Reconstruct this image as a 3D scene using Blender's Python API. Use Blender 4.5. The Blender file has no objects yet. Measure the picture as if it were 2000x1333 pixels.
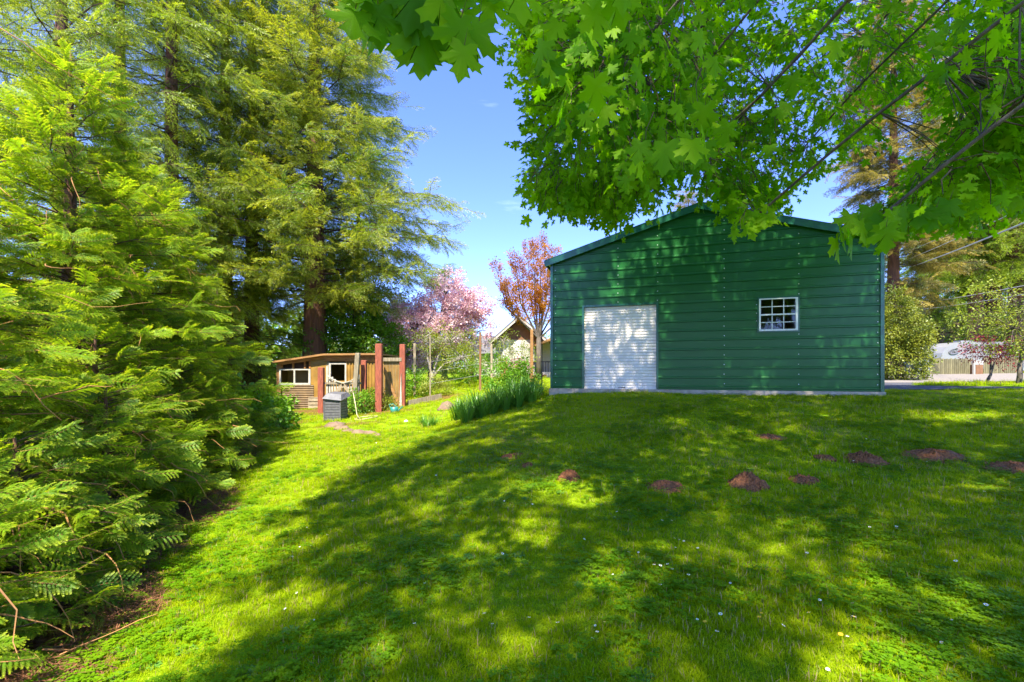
import bpy, math, random
import numpy as np
from mathutils import Vector, Matrix, Euler

random.seed(7)
rng = np.random.default_rng(7)
PI = math.pi
C = bpy.context.scene.collection
sc = bpy.context.scene

# ------------------------------------------------------------------ camera
F = 900.0; CX, HZ = 1000.0, 727.0; EYE = 1.6
cam_d = bpy.data.cameras.new('camera'); cam = bpy.data.objects.new('camera', cam_d); C.objects.link(cam)
cam.location = (0, 0, EYE); cam.rotation_euler = (PI/2, 0, 0)
cam_d.sensor_width = 36; cam_d.lens = 36*F/2000; cam_d.shift_y = (HZ-666.5)/2000
cam_d.clip_start = 0.05; cam_d.clip_end = 2000
sc.camera = cam

# ------------------------------------------------------------------ light
SUN_EL = math.radians(57); SUN_AZ = math.radians(192)      # azimuth of the sun: behind the camera, a little left
to_sun = Vector((math.sin(SUN_AZ)*math.cos(SUN_EL), math.cos(SUN_AZ)*math.cos(SUN_EL), math.sin(SUN_EL)))
w = bpy.data.worlds.new('World'); sc.world = w; w.use_nodes = True
nt = w.node_tree; nt.nodes.clear()
sky = nt.nodes.new('ShaderNodeTexSky'); sky.sky_type = 'NISHITA'; sky.sun_disc = False
sky.sun_elevation = SUN_EL; sky.sun_rotation = SUN_AZ; sky.altitude = 1200; sky.air_density = 0.9; sky.dust_density = 0.0; sky.ozone_density = 2.5
tc = nt.nodes.new('ShaderNodeTexCoord'); mp = nt.nodes.new('ShaderNodeMapping'); mp.inputs['Scale'].default_value = (1.2, 1.2, 5.5)
mp.inputs['Rotation'].default_value = (0.25, 0.2, 0)
no = nt.nodes.new('ShaderNodeTexNoise'); no.inputs['Scale'].default_value = 1.7; no.inputs['Detail'].default_value = 7; no.inputs['Roughness'].default_value = .55
cr = nt.nodes.new('ShaderNodeValToRGB'); cr.color_ramp.elements[0].position = .57; cr.color_ramp.elements[1].position = .85
cr.color_ramp.elements[1].color = (.6, .6, .6, 1)
mx = nt.nodes.new('ShaderNodeMixRGB'); mx.inputs['Color2'].default_value = (8.5, 9.2, 10.5, 1)
bg = nt.nodes.new('ShaderNodeBackground'); bg.inputs['Strength'].default_value = 0.15
ow = nt.nodes.new('ShaderNodeOutputWorld'); L = nt.links.new
L(tc.outputs['Generated'], mp.inputs['Vector']); L(mp.outputs[0], no.inputs['Vector']); L(no.outputs['Fac'], cr.inputs['Fac'])
L(cr.outputs['Color'], mx.inputs['Fac']); L(sky.outputs[0], mx.inputs['Color1']); tn = nt.nodes.new('ShaderNodeMixRGB'); tn.blend_type = 'MULTIPLY'; tn.inputs[0].default_value = 1; tn.inputs[2].default_value = (.44, .48, .78, 1); L(mx.outputs[0], tn.inputs[1]); L(tn.outputs[0], bg.inputs['Color']); L(bg.outputs[0], ow.inputs[0])
sl = bpy.data.lights.new('sun', 'SUN'); sl.energy = 3.2; sl.angle = math.radians(0.7); sl.color = (1, .92, .76)
sun = bpy.data.objects.new('sun', sl); C.objects.link(sun); sun.rotation_euler = (-to_sun).to_track_quat('-Z', 'Y').to_euler(); sun.location = to_sun*50
sc.view_settings.view_transform = 'Standard'; sc.view_settings.look = 'None'; sc.view_settings.gamma = 1
sc.view_settings.use_curve_mapping = False; sc.view_settings.exposure = 2.35
sc.cycles.max_bounces = 10; sc.cycles.diffuse_bounces = 8; sc.cycles.transmission_bounces = 4; sc.cycles.transparent_max_bounces = 6
sc.cycles.glossy_bounces = 3; sc.cycles.caustics_reflective = False; sc.cycles.caustics_refractive = False

# ------------------------------------------------------------------ helpers
def P(px, py, d):
    return Vector(((px-CX)/F*d, d, EYE-(py-HZ)/F*d))

class MB:
    def __init__(s): s.v = []; s.f = []; s.m = []; s.t = []
    def add(s, vs, fs, mi=0, tips=None):
        b = len(s.v); s.v += [tuple(v) for v in vs]; s.f += [tuple(i+b for i in f) for f in fs]; s.m += [mi]*len(fs)
        s.t += (list(tips) if tips is not None else [0.0]*len(vs))
    def box(s, x0, x1, y0, y1, z0, z1, mi=0):
        vs = [(x0,y0,z0),(x1,y0,z0),(x1,y1,z0),(x0,y1,z0),(x0,y0,z1),(x1,y0,z1),(x1,y1,z1),(x0,y1,z1)]
        s.add(vs, [(0,3,2,1),(4,5,6,7),(0,1,5,4),(1,2,6,5),(2,3,7,6),(3,0,4,7)], mi)
    def bar(s, a, b, w, h, mi=0, up=Vector((0,0,1))):
        a = Vector(a); b = Vector(b); d = (b-a).normalized()
        x = d.cross(up)
        if x.length < 1e-3: x = d.cross(Vector((0,1,0)))
        x.normalize(); y = x.cross(d).normalized()
        vs = [p + x*sx*w/2 + y*sy*h/2 for p in (a, b) for sx, sy in ((-1,-1),(1,-1),(1,1),(-1,1))]
        s.add(vs, [(0,1,2,3)[::-1],(4,5,6,7),(0,1,5,4),(1,2,6,5),(2,3,7,6),(3,0,4,7)], mi)
    def tube(s, path, r0, r1, n=6, mi=0, cap=True):
        path = [Vector(p) for p in path]; k = len(path); vs = []; fs = []
        for i, p in enumerate(path):
            d = (path[min(i+1, k-1)]-path[max(i-1, 0)]).normalized()
            x = d.cross(Vector((0.13, 0.31, 1)));
            if x.length < .05: x = d.cross(Vector((1, 0, 0)))
            x.normalize(); y = d.cross(x)
            t = i/(k-1); r = (r0(t) if callable(r0) else r0*(1-t)+r1*t)
            for j in range(n):
                a = 2*PI*j/n; vs.append(p + x*math.cos(a)*r + y*math.sin(a)*r)
        for i in range(k-1):
            for j in range(n):
                fs.append((i*n+j, i*n+(j+1)%n, (i+1)*n+(j+1)%n, (i+1)*n+j))
        if cap: fs.append(tuple(range(n))[::-1]); fs.append(tuple((k-1)*n+j for j in range(n)))
        s.add(vs, fs, mi)
    def prism(s, pts, y0, y1, mi=0):      # pts in x,z
        n = len(pts); vs = [(x, y0, z) for x, z in pts]+[(x, y1, z) for x, z in pts]
        fs = [tuple(range(n)), tuple(range(n, 2*n))[::-1]]+[(i, i+n, (i+1) % n+n, (i+1) % n) for i in range(n)]
        s.add(vs, fs, mi)
    def mesh(s, name, mats, smooth=False):
        me = bpy.data.meshes.new(name); me.from_pydata(s.v, [], s.f)
        for m in (mats if isinstance(mats, (list, tuple)) else [mats]): me.materials.append(m)
        if any(s.m): me.polygons.foreach_set('material_index', s.m)
        if any(s.t):
            a = me.attributes.new('tip', 'FLOAT', 'POINT'); a.data.foreach_set('value', s.t)
        if smooth: me.polygons.foreach_set('use_smooth', [True]*len(me.polygons))
        me.update(); return me
    def build(s, name, mats, parent=None, smooth=False, world=True):
        return link(name, s.mesh(name, mats, smooth), parent, world)

def link(name, me, parent=None, world=True):
    o = bpy.data.objects.new(name, me); C.objects.link(o)
    if parent is not None:
        o.parent = parent
        if world: o.matrix_parent_inverse = Matrix.Translation(-world_loc(parent))
    return o
def world_loc(o):
    v = Vector((0, 0, 0))
    while o is not None:
        if o.type == 'EMPTY': return o.location.copy()
        o = o.parent
    return v
def tag(o, label=None, cat=None, group=None, kind=None):
    if label: o['label'] = label
    if cat: o['category'] = cat
    if group: o['group'] = group
    if kind: o['kind'] = kind
    return o
def empty(name, loc, label, cat, group=None, rz=0):
    o = bpy.data.objects.new(name, None); C.objects.link(o); o.location = loc; o.rotation_euler = (0, 0, rz)
    o.empty_display_size = .1
    return tag(o, label, cat, group)
def copy_tree(o, parent=None):
    c = o.copy(); C.objects.link(c)
    if parent is not None: c.parent = parent
    for ch in o.children: copy_tree(ch, c)
    return c

# ------------------------------------------------------------------ materials
def nodes(name):
    m = bpy.data.materials.new(name); m.use_nodes = True; t = m.node_tree; t.nodes.clear(); return m, t
def pb(t, **k):
    n = t.nodes.new('ShaderNodeBsdfPrincipled')
    for a, b in k.items(): n.inputs[a.replace('_', ' ')].default_value = b
    return n
def rgba(c): return (c[0], c[1], c[2], 1)
def mat(name, c1, c2=None, rough=.7, scale=8, bump=.0, metallic=0, stretch=(1,1,1), spec=.5, detail=5, contrast=(.3,.7), objvar=0, bscale=None, coords='Object'):
    m, t = nodes(name); L = t.links.new; o = t.nodes.new('ShaderNodeOutputMaterial')
    p = pb(t, Roughness=rough, Metallic=metallic); p.inputs['Specular IOR Level'].default_value = spec
    if c2 is None: c2 = tuple(x*.75 for x in c1)
    tc = t.nodes.new('ShaderNodeTexCoord'); mp = t.nodes.new('ShaderNodeMapping'); mp.inputs['Scale'].default_value = stretch
    n = t.nodes.new('ShaderNodeTexNoise'); n.inputs['Scale'].default_value = scale; n.inputs['Detail'].default_value = detail
    r = t.nodes.new('ShaderNodeValToRGB'); r.color_ramp.elements[0].position = contrast[0]; r.color_ramp.elements[1].position = contrast[1]
    r.color_ramp.elements[0].color = rgba(c1); r.color_ramp.elements[1].color = rgba(c2)
    L(tc.outputs[coords], mp.inputs[0]); L(mp.outputs[0], n.inputs['Vector']); L(n.outputs['Fac'], r.inputs[0])
    col = r.outputs[0]
    if objvar:
        oi = t.nodes.new('ShaderNodeObjectInfo'); h = t.nodes.new('ShaderNodeHueSaturation'); mr = t.nodes.new('ShaderNodeMapRange')
        mr.inputs['To Min'].default_value = 1-objvar; mr.inputs['To Max'].default_value = 1+objvar
        L(oi.outputs['Random'], mr.inputs[0]); L(mr.outputs[0], h.inputs['Value']); L(col, h.inputs['Color']); col = h.outputs[0]
    L(col, p.inputs['Base Color'])
    if bump:
        b = t.nodes.new('ShaderNodeBump'); b.inputs['Strength'].default_value = bump; b.inputs['Distance'].default_value = .02
        n2 = t.nodes.new('ShaderNodeTexNoise'); n2.inputs['Scale'].default_value = bscale or scale*2.5; n2.inputs['Detail'].default_value = 6
        L(mp.outputs[0], n2.inputs['Vector']); L(n2.outputs['Fac'], b.inputs['Height']); L(b.outputs[0], p.inputs['Normal'])
    L(p.outputs[0], o.inputs[0]); return m
def leafmat(name, dark, light, tip=None, trans=.35, rough=.45, nscale=1.2, spec=.4, tcol=None):
    m, t = nodes(name); L = t.links.new; o = t.nodes.new('ShaderNodeOutputMaterial')
    oi = t.nodes.new('ShaderNodeObjectInfo'); geo = t.nodes.new('ShaderNodeNewGeometry')
    n = t.nodes.new('ShaderNodeTexNoise'); n.inputs['Scale'].default_value = nscale; n.inputs['Detail'].default_value = 3
    L(geo.outputs['Position'], n.inputs['Vector'])
    a = t.nodes.new('ShaderNodeMath'); a.operation = 'MULTIPLY_ADD'; a.inputs[1].default_value = .75; L(oi.outputs['Random'], a.inputs[0])
    b = t.nodes.new('ShaderNodeMath'); b.operation = 'MULTIPLY_ADD'; b.inputs[1].default_value = 2.0; b.inputs[2].default_value = -.87
    L(n.outputs['Fac'], b.inputs[0]); L(b.outputs[0], a.inputs[2])
    mx = t.nodes.new('ShaderNodeMixRGB'); mx.inputs[1].default_value = rgba(dark); mx.inputs[2].default_value = rgba(light); mx.use_clamp = True
    cl = t.nodes.new('ShaderNodeClamp'); L(a.outputs[0], cl.inputs[0]); L(cl.outputs[0], mx.inputs[0]); col = mx.outputs[0]
    if tip:
        at = t.nodes.new('ShaderNodeAttribute'); at.attribute_name = 'tip'
        m2 = t.nodes.new('ShaderNodeMixRGB'); m2.inputs[2].default_value = rgba(tip); L(at.outputs['Fac'], m2.inputs[0]); L(col, m2.inputs[1]); col = m2.outputs[0]
    p = pb(t, Roughness=rough); p.inputs['Specular IOR Level'].default_value = spec; L(col, p.inputs['Base Color'])
    tr = t.nodes.new('ShaderNodeBsdfTranslucent')
    tm = t.nodes.new('ShaderNodeMixRGB'); tm.blend_type = 'MULTIPLY'; tm.inputs[0].default_value = 1; tm.inputs[2].default_value = rgba(tcol or (1.9, 1.7, .7)); L(col, tm.inputs[1]); L(tm.outputs[0], tr.inputs[0])
    ms = t.nodes.new('ShaderNodeMixShader'); ms.inputs[0].default_value = trans; L(p.outputs[0], ms.inputs[1]); L(tr.outputs[0], ms.inputs[2]); L(ms.outputs[0], o.inputs[0])
    return m

M = {}
M['bark_red'] = mat('redwood_bark', (.16,.07,.035), (.07,.032,.02), .9, 6, .9, stretch=(3,3,.4))
M['bark_grey'] = mat('grey_bark', (.13,.105,.08), (.05,.04,.03), .9, 8, .8, stretch=(2,2,.5))
M['bark_pale'] = mat('pale_bark', (.42,.38,.33), (.18,.15,.13), .9, 9, .5)
M['twig'] = mat('dark_twig', (.10,.055,.025), (.05,.03,.015), .8, 9)
M['twig_tan'] = mat('tan_twig', (.42,.20,.06), (.22,.10,.035), .8, 5)
M['near_fir'] = leafmat('near_conifer_needles', (.035,.12,.008), (.17,.31,.010), (.48,.56,.03), .45, spec=.25)
M['far_redwood'] = leafmat('redwood_needles', (.07,.15,.010), (.27,.36,.02), (.42,.50,.035), .42, nscale=.5)
M['far_fir'] = leafmat('fir_needles', (.06,.15,.010), (.28,.34,.02), (.46,.45,.04), .4, nscale=.45)
M['amber_fir'] = leafmat('amber_fir_needles', (.06,.085,.02), (.28,.23,.04), (.34,.25,.05), .35, nscale=.6)
M['maple'] = leafmat('maple_leaf', (.07,.20,.005), (.24,.42,.006), None, .62, rough=.5, nscale=.9, spec=.1, tcol=(1.7,1.8,.3))
M['leaf_green'] = leafmat('bright_green_leaf', (.05,.17,.008), (.17,.33,.015), None, .4, nscale=.8)
M['leaf_yellow'] = leafmat('yellow_green_leaf', (.12,.18,.015), (.30,.34,.04), None, .4, nscale=.8)
M['leaf_laurel'] = leafmat('laurel_leaf', (.06,.10,.008), (.26,.29,.03), None, .3, rough=.35, nscale=1.2, spec=.35)
M['leaf_plum'] = leafmat('copper_plum_leaf', (.26,.10,.01), (.55,.28,.025), None, .45, nscale=1.1, spec=.08, tcol=(1.4,1.1,.3))
M['leaf_red'] = leafmat('crimson_leaf', (.14,.015,.03), (.36,.05,.06), None, .4, tcol=(1.5,.8,.6))
M['blossom'] = leafmat('pink_blossom', (.62,.33,.40), (.92,.74,.76), None, .3, nscale=1.3, tcol=(1,.9,.9))
M['lily'] = leafmat('daylily_leaf', (.035,.14,.012), (.09,.24,.02), (.12,.26,.03), .3, rough=.35)
M['grass'] = leafmat('grass_blade', (.10,.25,.002), (.28,.38,.003), (.38,.46,.004), .5, nscale=1.6, spec=.06)
M['straw'] = leafmat('dry_grass_blade', (.32,.22,.08), (.45,.34,.13), None, .3, tcol=(1,1,1))
M['clover'] = leafmat('clover_leaf', (.08,.21,.004), (.17,.30,.005), None, .4, nscale=2, spec=.12)
M['weed'] = leafmat('weed_leaf', (.06,.18,.02), (.12,.26,.03), None, .25, nscale=2, tcol=(1.2,1.5,1))
M['petal'] = mat('white_petal', (.8,.8,.78), (.75,.75,.72), .6)
M['pollen'] = mat('yellow_disc', (.75,.5,.02), (.7,.4,.02), .6)
M['litter'] = mat('needle_litter', (.22,.085,.03), (.10,.04,.02), .9, 30, objvar=.4)
M['soil'] = mat('molehill_soil', (.30,.11,.035), (.14,.052,.02), .95, 40, 1.0, contrast=(.35,.65), bscale=70)
M['green_metal'] = mat('green_painted_steel', (.010,.098,.018), (.015,.112,.023), .33, 3, .14, spec=.3, bscale=2.2, stretch=(.5,1,2.5))
M['green_trim'] = mat('green_trim_steel', (.012,.09,.045), (.014,.10,.05), .25, 3, .04, bscale=2)
M['door_white'] = mat('white_door_steel', (.80,.73,.64), (.74,.67,.58), .4, 5)
M['screw'] = mat('white_screw', (.8,.85,.82), (.7,.75,.72), .35)
M['window_white'] = mat('white_vinyl', (.8,.8,.76), (.72,.72,.68), .4)
M['concrete'] = mat('concrete', (.50,.42,.33), (.32,.26,.20), .9, 7, .5)
M['asphalt'] = mat('asphalt', (.075,.075,.085), (.05,.05,.058), .9, 30, .4, coords='Object')
M['gravel'] = mat('pale_gravel', (.24,.21,.18), (.16,.14,.12), .95, 25, .6)
M['red_post'] = mat('red_stained_wood', (.36,.095,.05), (.17,.045,.03), .85, 7, .8, stretch=(6,6,.6))
M['grey_wood'] = mat('weathered_wood', (.32,.27,.19), (.15,.12,.08), .9, 6, .6, stretch=(6,6,.6))
M['tan_wood'] = mat('tan_wood', (.36,.18,.055), (.20,.10,.03), .8, 5, .4, stretch=(1,4,6))
M['orange_wood'] = mat('orange_plywood', (.40,.17,.03), (.22,.085,.018), .7, 4, .3, stretch=(1,3,4))
M['fibreglass'] = mat('tan_fibreglass', (.34,.19,.035), (.20,.11,.02), .45, 3, .1)
M['corr_brown'] = mat('brown_corrugated_sheet', (.20,.115,.035), (.09,.05,.018), .5, 4, .2)
M['white_wood'] = mat('white_wood', (.50,.47,.40), (.34,.31,.25), .8, 8, .3)
M['pale_wood'] = mat('pale_wood', (.38,.31,.21), (.22,.17,.11), .85, 6, .3)
M['bin_grey'] = mat('grey_plastic', (.13,.13,.145), (.085,.085,.10), .55, 12, .2)
M['bin_side'] = mat('black_plastic', (.03,.03,.03), (.02,.02,.02), .5, 12)
M['teal'] = mat('teal_plastic', (.03,.24,.22), (.02,.16,.15), .4, 10)
M['dark'] = mat('interior_shade', (.05,.025,.015), (.03,.015,.01), .9, 5)  # near-black brown that puts the shade of unlit interiors into the colour
M['rock'] = mat('grey_rock', (.24,.16,.11), (.12,.08,.055), .95, 5, .9)
M['black_metal'] = mat('black_metal', (.012,.012,.014), (.02,.02,.02), .5)
M['cable'] = mat('cable_jacket', (.45,.45,.45), (.35,.35,.35), .6)
M['house_wall'] = mat('cream_siding_paint', (.42,.41,.34), (.37,.36,.30), .7, 6)
M['roof_shingle'] = mat('grey_shingle', (.15,.14,.14), (.09,.085,.085), .9, 30, .5)
M['brown_trim'] = mat('brown_trim_wood', (.22,.11,.045), (.15,.07,.03), .8, 6)
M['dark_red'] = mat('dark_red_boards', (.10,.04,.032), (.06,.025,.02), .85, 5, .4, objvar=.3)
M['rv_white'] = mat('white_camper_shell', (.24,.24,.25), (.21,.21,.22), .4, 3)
M['rv_grey'] = mat('grey_camper_stripe', (.10,.10,.12), (.14,.14,.16), .35)
M['rubber'] = mat('black_rubber', (.02,.02,.02), (.03,.03,.03), .8)
M['hose'] = mat('pale_hose', (.50,.44,.28), (.40,.34,.2), .6)

def glass(name, tint=(.8,.9,.9), refl=.12):
    m, t = nodes(name); L = t.links.new; o = t.nodes.new('ShaderNodeOutputMaterial')
    a = t.nodes.new('ShaderNodeBsdfTransparent'); a.inputs[0].default_value = rgba(tint); g = t.nodes.new('ShaderNodeBsdfGlossy'); g.inputs['Roughness'].default_value = .03
    fr = t.nodes.new('ShaderNodeFresnel'); fr.inputs[0].default_value = 1.5; ad = t.nodes.new('ShaderNodeMath'); ad.inputs[1].default_value = refl-.04; L(fr.outputs[0], ad.inputs[0])
    ms = t.nodes.new('ShaderNodeMixShader'); L(ad.outputs[0], ms.inputs[0]); L(a.outputs[0], ms.inputs[1]); L(g.outputs[0], ms.inputs[2]); L(ms.outputs[0], o.inputs[0]); return m
M['glass'] = glass('window_glass', refl=.06)
M['smoky_glass'] = glass('smoky_window', (.75,.65,.45), .25)

# ------------------------------------------------------------------ terrain
ctrl = np.array([
 (0,0,-.03),(0,2.5,-.06),(2.5,2.3,.07),(3,0,.18),(6,0,.4),(10,2,.8),(-2.96,2.96,-.35),(-3.66,4.7,-.35),(-4.9,7.7,-.3),(-6.3,12,-.05),
 (-4.6,13.6,.165),(-4.1,15.6,.33),(-3.9,16.5,.40),(1.06,12.25,1.02),(4.5,11.1,1.05),(8,10,1.09),(12,9,1.15),(1.6,13.8,1.05),
 (4,20,1.1),(12,20,1.1),(18,15.4,1.13),(0,30,1.2),(28,30,1.45),(60,30,1.6),(20,60,1.6),(-20,60,1.0),(0,90,1.6),(40,15,1.4),
 (-1.47,11,.28),(0,12.4,.80),(-3.8,17,.41),(-2.7,18.5,.84),(-2.4,22,1.16),(-8.3,17,.22),(-5,9.6,-.02),
 (-12,5,-.8),(-12,15,-.3),(-20,20,0),(-25,5,-.5),(-8,24,.6),(-5,-6,-.5),(5,-8,.1),
 (2.67,5.23,.33),(0,5.4,.26),(-2.1,6.3,-.03),(5.3,6,.45),(4,9,.88),(0,8,.52),(8.2,8.2,.93),(-2,9,.15)], float)
def _tps(r2): return np.where(r2 > 0, .5*r2*np.log(np.maximum(r2, 1e-12)), 0)
n_ = len(ctrl); K = _tps(((ctrl[:, None, :2]-ctrl[None, :, :2])**2).sum(-1)) + np.eye(n_)*.4
A_ = np.zeros((n_+3, n_+3)); A_[:n_, :n_] = K; Q = np.c_[np.ones(n_), ctrl[:, :2]]; A_[:n_, n_:] = Q; A_[n_:, :n_] = Q.T
W_ = np.linalg.solve(A_, np.r_[ctrl[:, 2], 0, 0, 0])
def H(x, y):
    x = np.atleast_1d(np.asarray(x, float)); y = np.atleast_1d(np.asarray(y, float)); out = np.empty(x.shape)
    for s in range(0, len(x), 20000):
        xs, ys = x[s:s+20000], y[s:s+20000]
        r2 = (xs[:, None]-ctrl[None, :, 0])**2+(ys[:, None]-ctrl[None, :, 1])**2
        z = _tps(r2)@W_[:n_]+W_[n_]+W_[n_+1]*xs+W_[n_+2]*ys
        d = np.hypot(xs, ys); k = np.clip((d-45)/30, 0, 1); z = np.clip(z, -1.5, 2.2)*(1-k)+1.55*k
        z += .012*np.sin(xs*3.1+ys*1.7)*np.sin(ys*2.3-xs)+.008*np.sin(xs*7.3+1)*np.sin(ys*6.1)
        out[s:s+20000] = z
    return out
def h1(x, y): return float(H(x, y)[0])
def G(px, py):       # where the sight line through a pixel meets the ground
    ds = np.linspace(1.5, 70, 3000); x = (px-CX)/F*ds; z = EYE-(py-HZ)/F*ds
    i = np.nonzero(z < H(x, ds))[0]
    d = ds[i[0]] if len(i) else 40.0
    return Vector(((px-CX)/F*d, d, h1((px-CX)/F*d, d)))
ED = np.array([(-6, -1.6), (0, -2.5), (2.9, -3.15), (4.7, -3.85), (7.7, -5.0), (10, -6.0), (12, -7.0), (13.5, -7.9), (14.5, -9.5), (40, -30)])
def edge(y): return np.interp(y, ED[:, 0], ED[:, 1])
def wob(x, y): return .18*np.sin(y*2.1+.5)+.1*np.sin(y*5.3+x)+.08*np.sin(x*6+y*9)

xs = np.r_[-400,-250,-150,-90,-60,-40,-30,-24,-20,-17,-15, np.arange(-13, 14, .22), 15,17,20,24,28,34,42,55,80,120,200,300,420]
ys = np.r_[-120,-60,-30,-18,-10,-7, np.arange(-5, 24, .22), 25,27,30,34,38,44,52,62,76,95,130,200,300,450]
XX, YY = np.meshgrid(xs, ys); zz = H(XX.ravel(), YY.ravel()); nx, ny = len(xs), len(ys)
g = MB(); g.v = list(map(tuple, np.c_[XX.ravel(), YY.ravel(), zz])); g.t = [0.0]*len(g.v)
g.f = [(j*nx+i, j*nx+i+1, (j+1)*nx+i+1, (j+1)*nx+i) for j in range(ny-1) for i in range(nx-1)]; g.m = [0]*len(g.f)
soilmask = np.clip((edge(YY.ravel())-XX.ravel()+wob(XX.ravel(), YY.ravel()))/.25+.5, 0, 1)*(YY.ravel() < 30)
# bare earth round the coop and in the garden beds
def patch(cx, cy, rx, ry): return np.clip(1.25-np.hypot((XX.ravel()-cx)/rx, (YY.ravel()-cy)/ry), 0, 1)
for q in ((-6.2,16.2,2.5,.8), (-4.1,15.0,1.1,.5), (-3.1,17.2,1.2,.8), (-4.6,12.9,.9,.35), (-6.9,14.2,.8,.4)): soilmask = np.maximum(soilmask, np.clip(patch(*q)*2, 0, .85))
g.t = list(map(float, soilmask))
def ground_mat():
    m, t = nodes('lawn_ground'); L = t.links.new; o = t.nodes.new('ShaderNodeOutputMaterial'); p = pb(t, Roughness=.95)
    p.inputs['Specular IOR Level'].default_value = .1
    tc = t.nodes.new('ShaderNodeTexCoord'); n = t.nodes.new('ShaderNodeTexNoise'); n.inputs['Scale'].default_value = 2.2; n.inputs['Detail'].default_value = 9
    r = t.nodes.new('ShaderNodeValToRGB'); e = r.color_ramp.elements; e[0].position = .3; e[0].color = (.11,.22,.004,1); e[1].position = .7; e[1].color = (.24,.33,.006,1)
    n2 = t.nodes.new('ShaderNodeTexNoise'); n2.inputs['Scale'].default_value = 14; n2.inputs['Detail'].default_value = 8
    r2 = t.nodes.new('ShaderNodeValToRGB'); e = r2.color_ramp.elements; e[0].position = .35; e[0].color = (.20,.09,.035,1); e[1].position = .7; e[1].color = (.075,.035,.018,1)
    at = t.nodes.new('ShaderNodeAttribute'); at.attribute_name = 'tip'; mx = t.nodes.new('ShaderNodeMixRGB')
    L(tc.outputs['Object'], n.inputs['Vector']); L(tc.outputs['Object'], n2.inputs['Vector']); L(n.outputs['Fac'], r.inputs[0]); L(n2.outputs['Fac'], r2.inputs[0])
    L(at.outputs['Fac'], mx.inputs[0]); L(r.outputs[0], mx.inputs[1]); L(r2.outputs[0], mx.inputs[2]); L(mx.outputs[0], p.inputs['Base Color'])
    b = t.nodes.new('ShaderNodeBump'); b.inputs['Distance'].default_value = .05; n3 = t.nodes.new('ShaderNodeTexNoise'); n3.inputs['Scale'].default_value = 30; n3.inputs['Detail'].default_value = 8
    L(tc.outputs['Object'], n3.inputs['Vector']); L(n3.outputs['Fac'], b.inputs['Height']); L(b.outputs[0], p.inputs['Normal']); L(p.outputs[0], o.inputs[0]); return m
M['ground'] = ground_mat()
tag(g.build('lawn', M['ground'], smooth=True), 'sloping green lawn rising to the green metal barn', None, None, 'structure')

# driveway and gravel apron right of the barn, following the ground
def sheet(name, pts_fn, nx_, ny_, m, lift, label):
    s = MB(); P_ = [pts_fn(i/(nx_-1), j/(ny_-1)) for j in range(ny_) for i in range(nx_)]
    z = H([p[0] for p in P_], [p[1] for p in P_])
    s.v = [(p[0], p[1], float(zq)+lift) for p, zq in zip(P_, z)]; s.t = [0.0]*len(s.v)
    s.f = [(j*nx_+i, j*nx_+i+1, (j+1)*nx_+i+1, (j+1)*nx_+i) for j in range(ny_-1) for i in range(nx_-1)]; s.m = [0]*len(s.f)
    return tag(s.build(name, m, smooth=True), label, None, None, 'structure')
sheet('driveway', lambda u, v: (8.6+34*u, 10.9-.11*(34*u)*.6+v*9.5), 60, 30, M['asphalt'], .03, 'dark asphalt driveway right of the barn')
sheet('gravel_apron', lambda u, v: (9.0+46*u, 19.6+v*10.2-.03*46*u), 50, 20, M['gravel'], .045, 'pale sunlit gravel strip beyond the driveway')

# ------------------------------------------------------------------ scatter (geometry nodes on a point mesh)
def scatter(name, protos, pts, rots, scl, idx, parent=None, kind='stuff'):
    pts = np.asarray(pts, float); k = len(pts)
    me = bpy.data.meshes.new(name); me.vertices.add(k); me.vertices.foreach_set('co', pts.astype(np.float32).ravel())
    a = me.attributes.new('rot', 'FLOAT_VECTOR', 'POINT'); a.data.foreach_set('vector', np.asarray(rots, np.float32).ravel())
    scl = np.asarray(scl, np.float32)
    if scl.ndim == 1: scl = np.repeat(scl[:, None], 3, 1)
    a = me.attributes.new('scl', 'FLOAT_VECTOR', 'POINT'); a.data.foreach_set('vector', scl.ravel())
    a = me.attributes.new('idx', 'INT', 'POINT'); a.data.foreach_set('value', np.asarray(idx, np.int32))
    me.update()
    o = link(name, me, parent)
    ng = bpy.data.node_groups.new(name+'_nodes', 'GeometryNodeTree')
    ng.interface.new_socket('Geometry', in_out='INPUT', socket_type='NodeSocketGeometry'); ng.interface.new_socket('Geometry', in_out='OUTPUT', socket_type='NodeSocketGeometry')
    N = ng.nodes.new; L = ng.links.new; gi = N('NodeGroupInput'); go = N('NodeGroupOutput'); jn = N('GeometryNodeJoinGeometry')
    def attr(nm, ty):
        q = N('GeometryNodeInputNamedAttribute'); q.data_type = ty; q.inputs['Name'].default_value = nm; return q.outputs['Attribute']
    ar, asc, ai = attr('rot', 'FLOAT_VECTOR'), attr('scl', 'FLOAT_VECTOR'), attr('idx', 'INT')
    er = N('FunctionNodeEulerToRotation'); L(ar, er.inputs[0])
    for i, pr in enumerate(protos):
        c = N('FunctionNodeCompare'); c.data_type = 'INT'; c.operation = 'EQUAL'; L(ai, [s for s in c.inputs if s.enabled and s.name == 'A'][0]); [s for s in c.inputs if s.enabled and s.name == 'B'][0].default_value = i
        oi = N('GeometryNodeObjectInfo'); oi.inputs['Object'].default_value = pr; oi.inputs['As Instance'].default_value = True
        ip = N('GeometryNodeInstanceOnPoints'); L(gi.outputs[0], ip.inputs['Points']); L(c.outputs['Result'], ip.inputs['Selection']); L(oi.outputs['Geometry'], ip.inputs['Instance'])
        L(er.outputs[0], ip.inputs['Rotation']); L(asc, ip.inputs['Scale']); L(ip.outputs[0], jn.inputs[0])
    L(jn.outputs[0], go.inputs[0])
    md = o.modifiers.new('scatter', 'NODES'); md.node_group = ng
    if kind: o['kind'] = kind
    return o
def proto(mb, name, mats, smooth=False): return bpy.data.objects.new(name, mb.mesh(name, mats, smooth))
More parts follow.
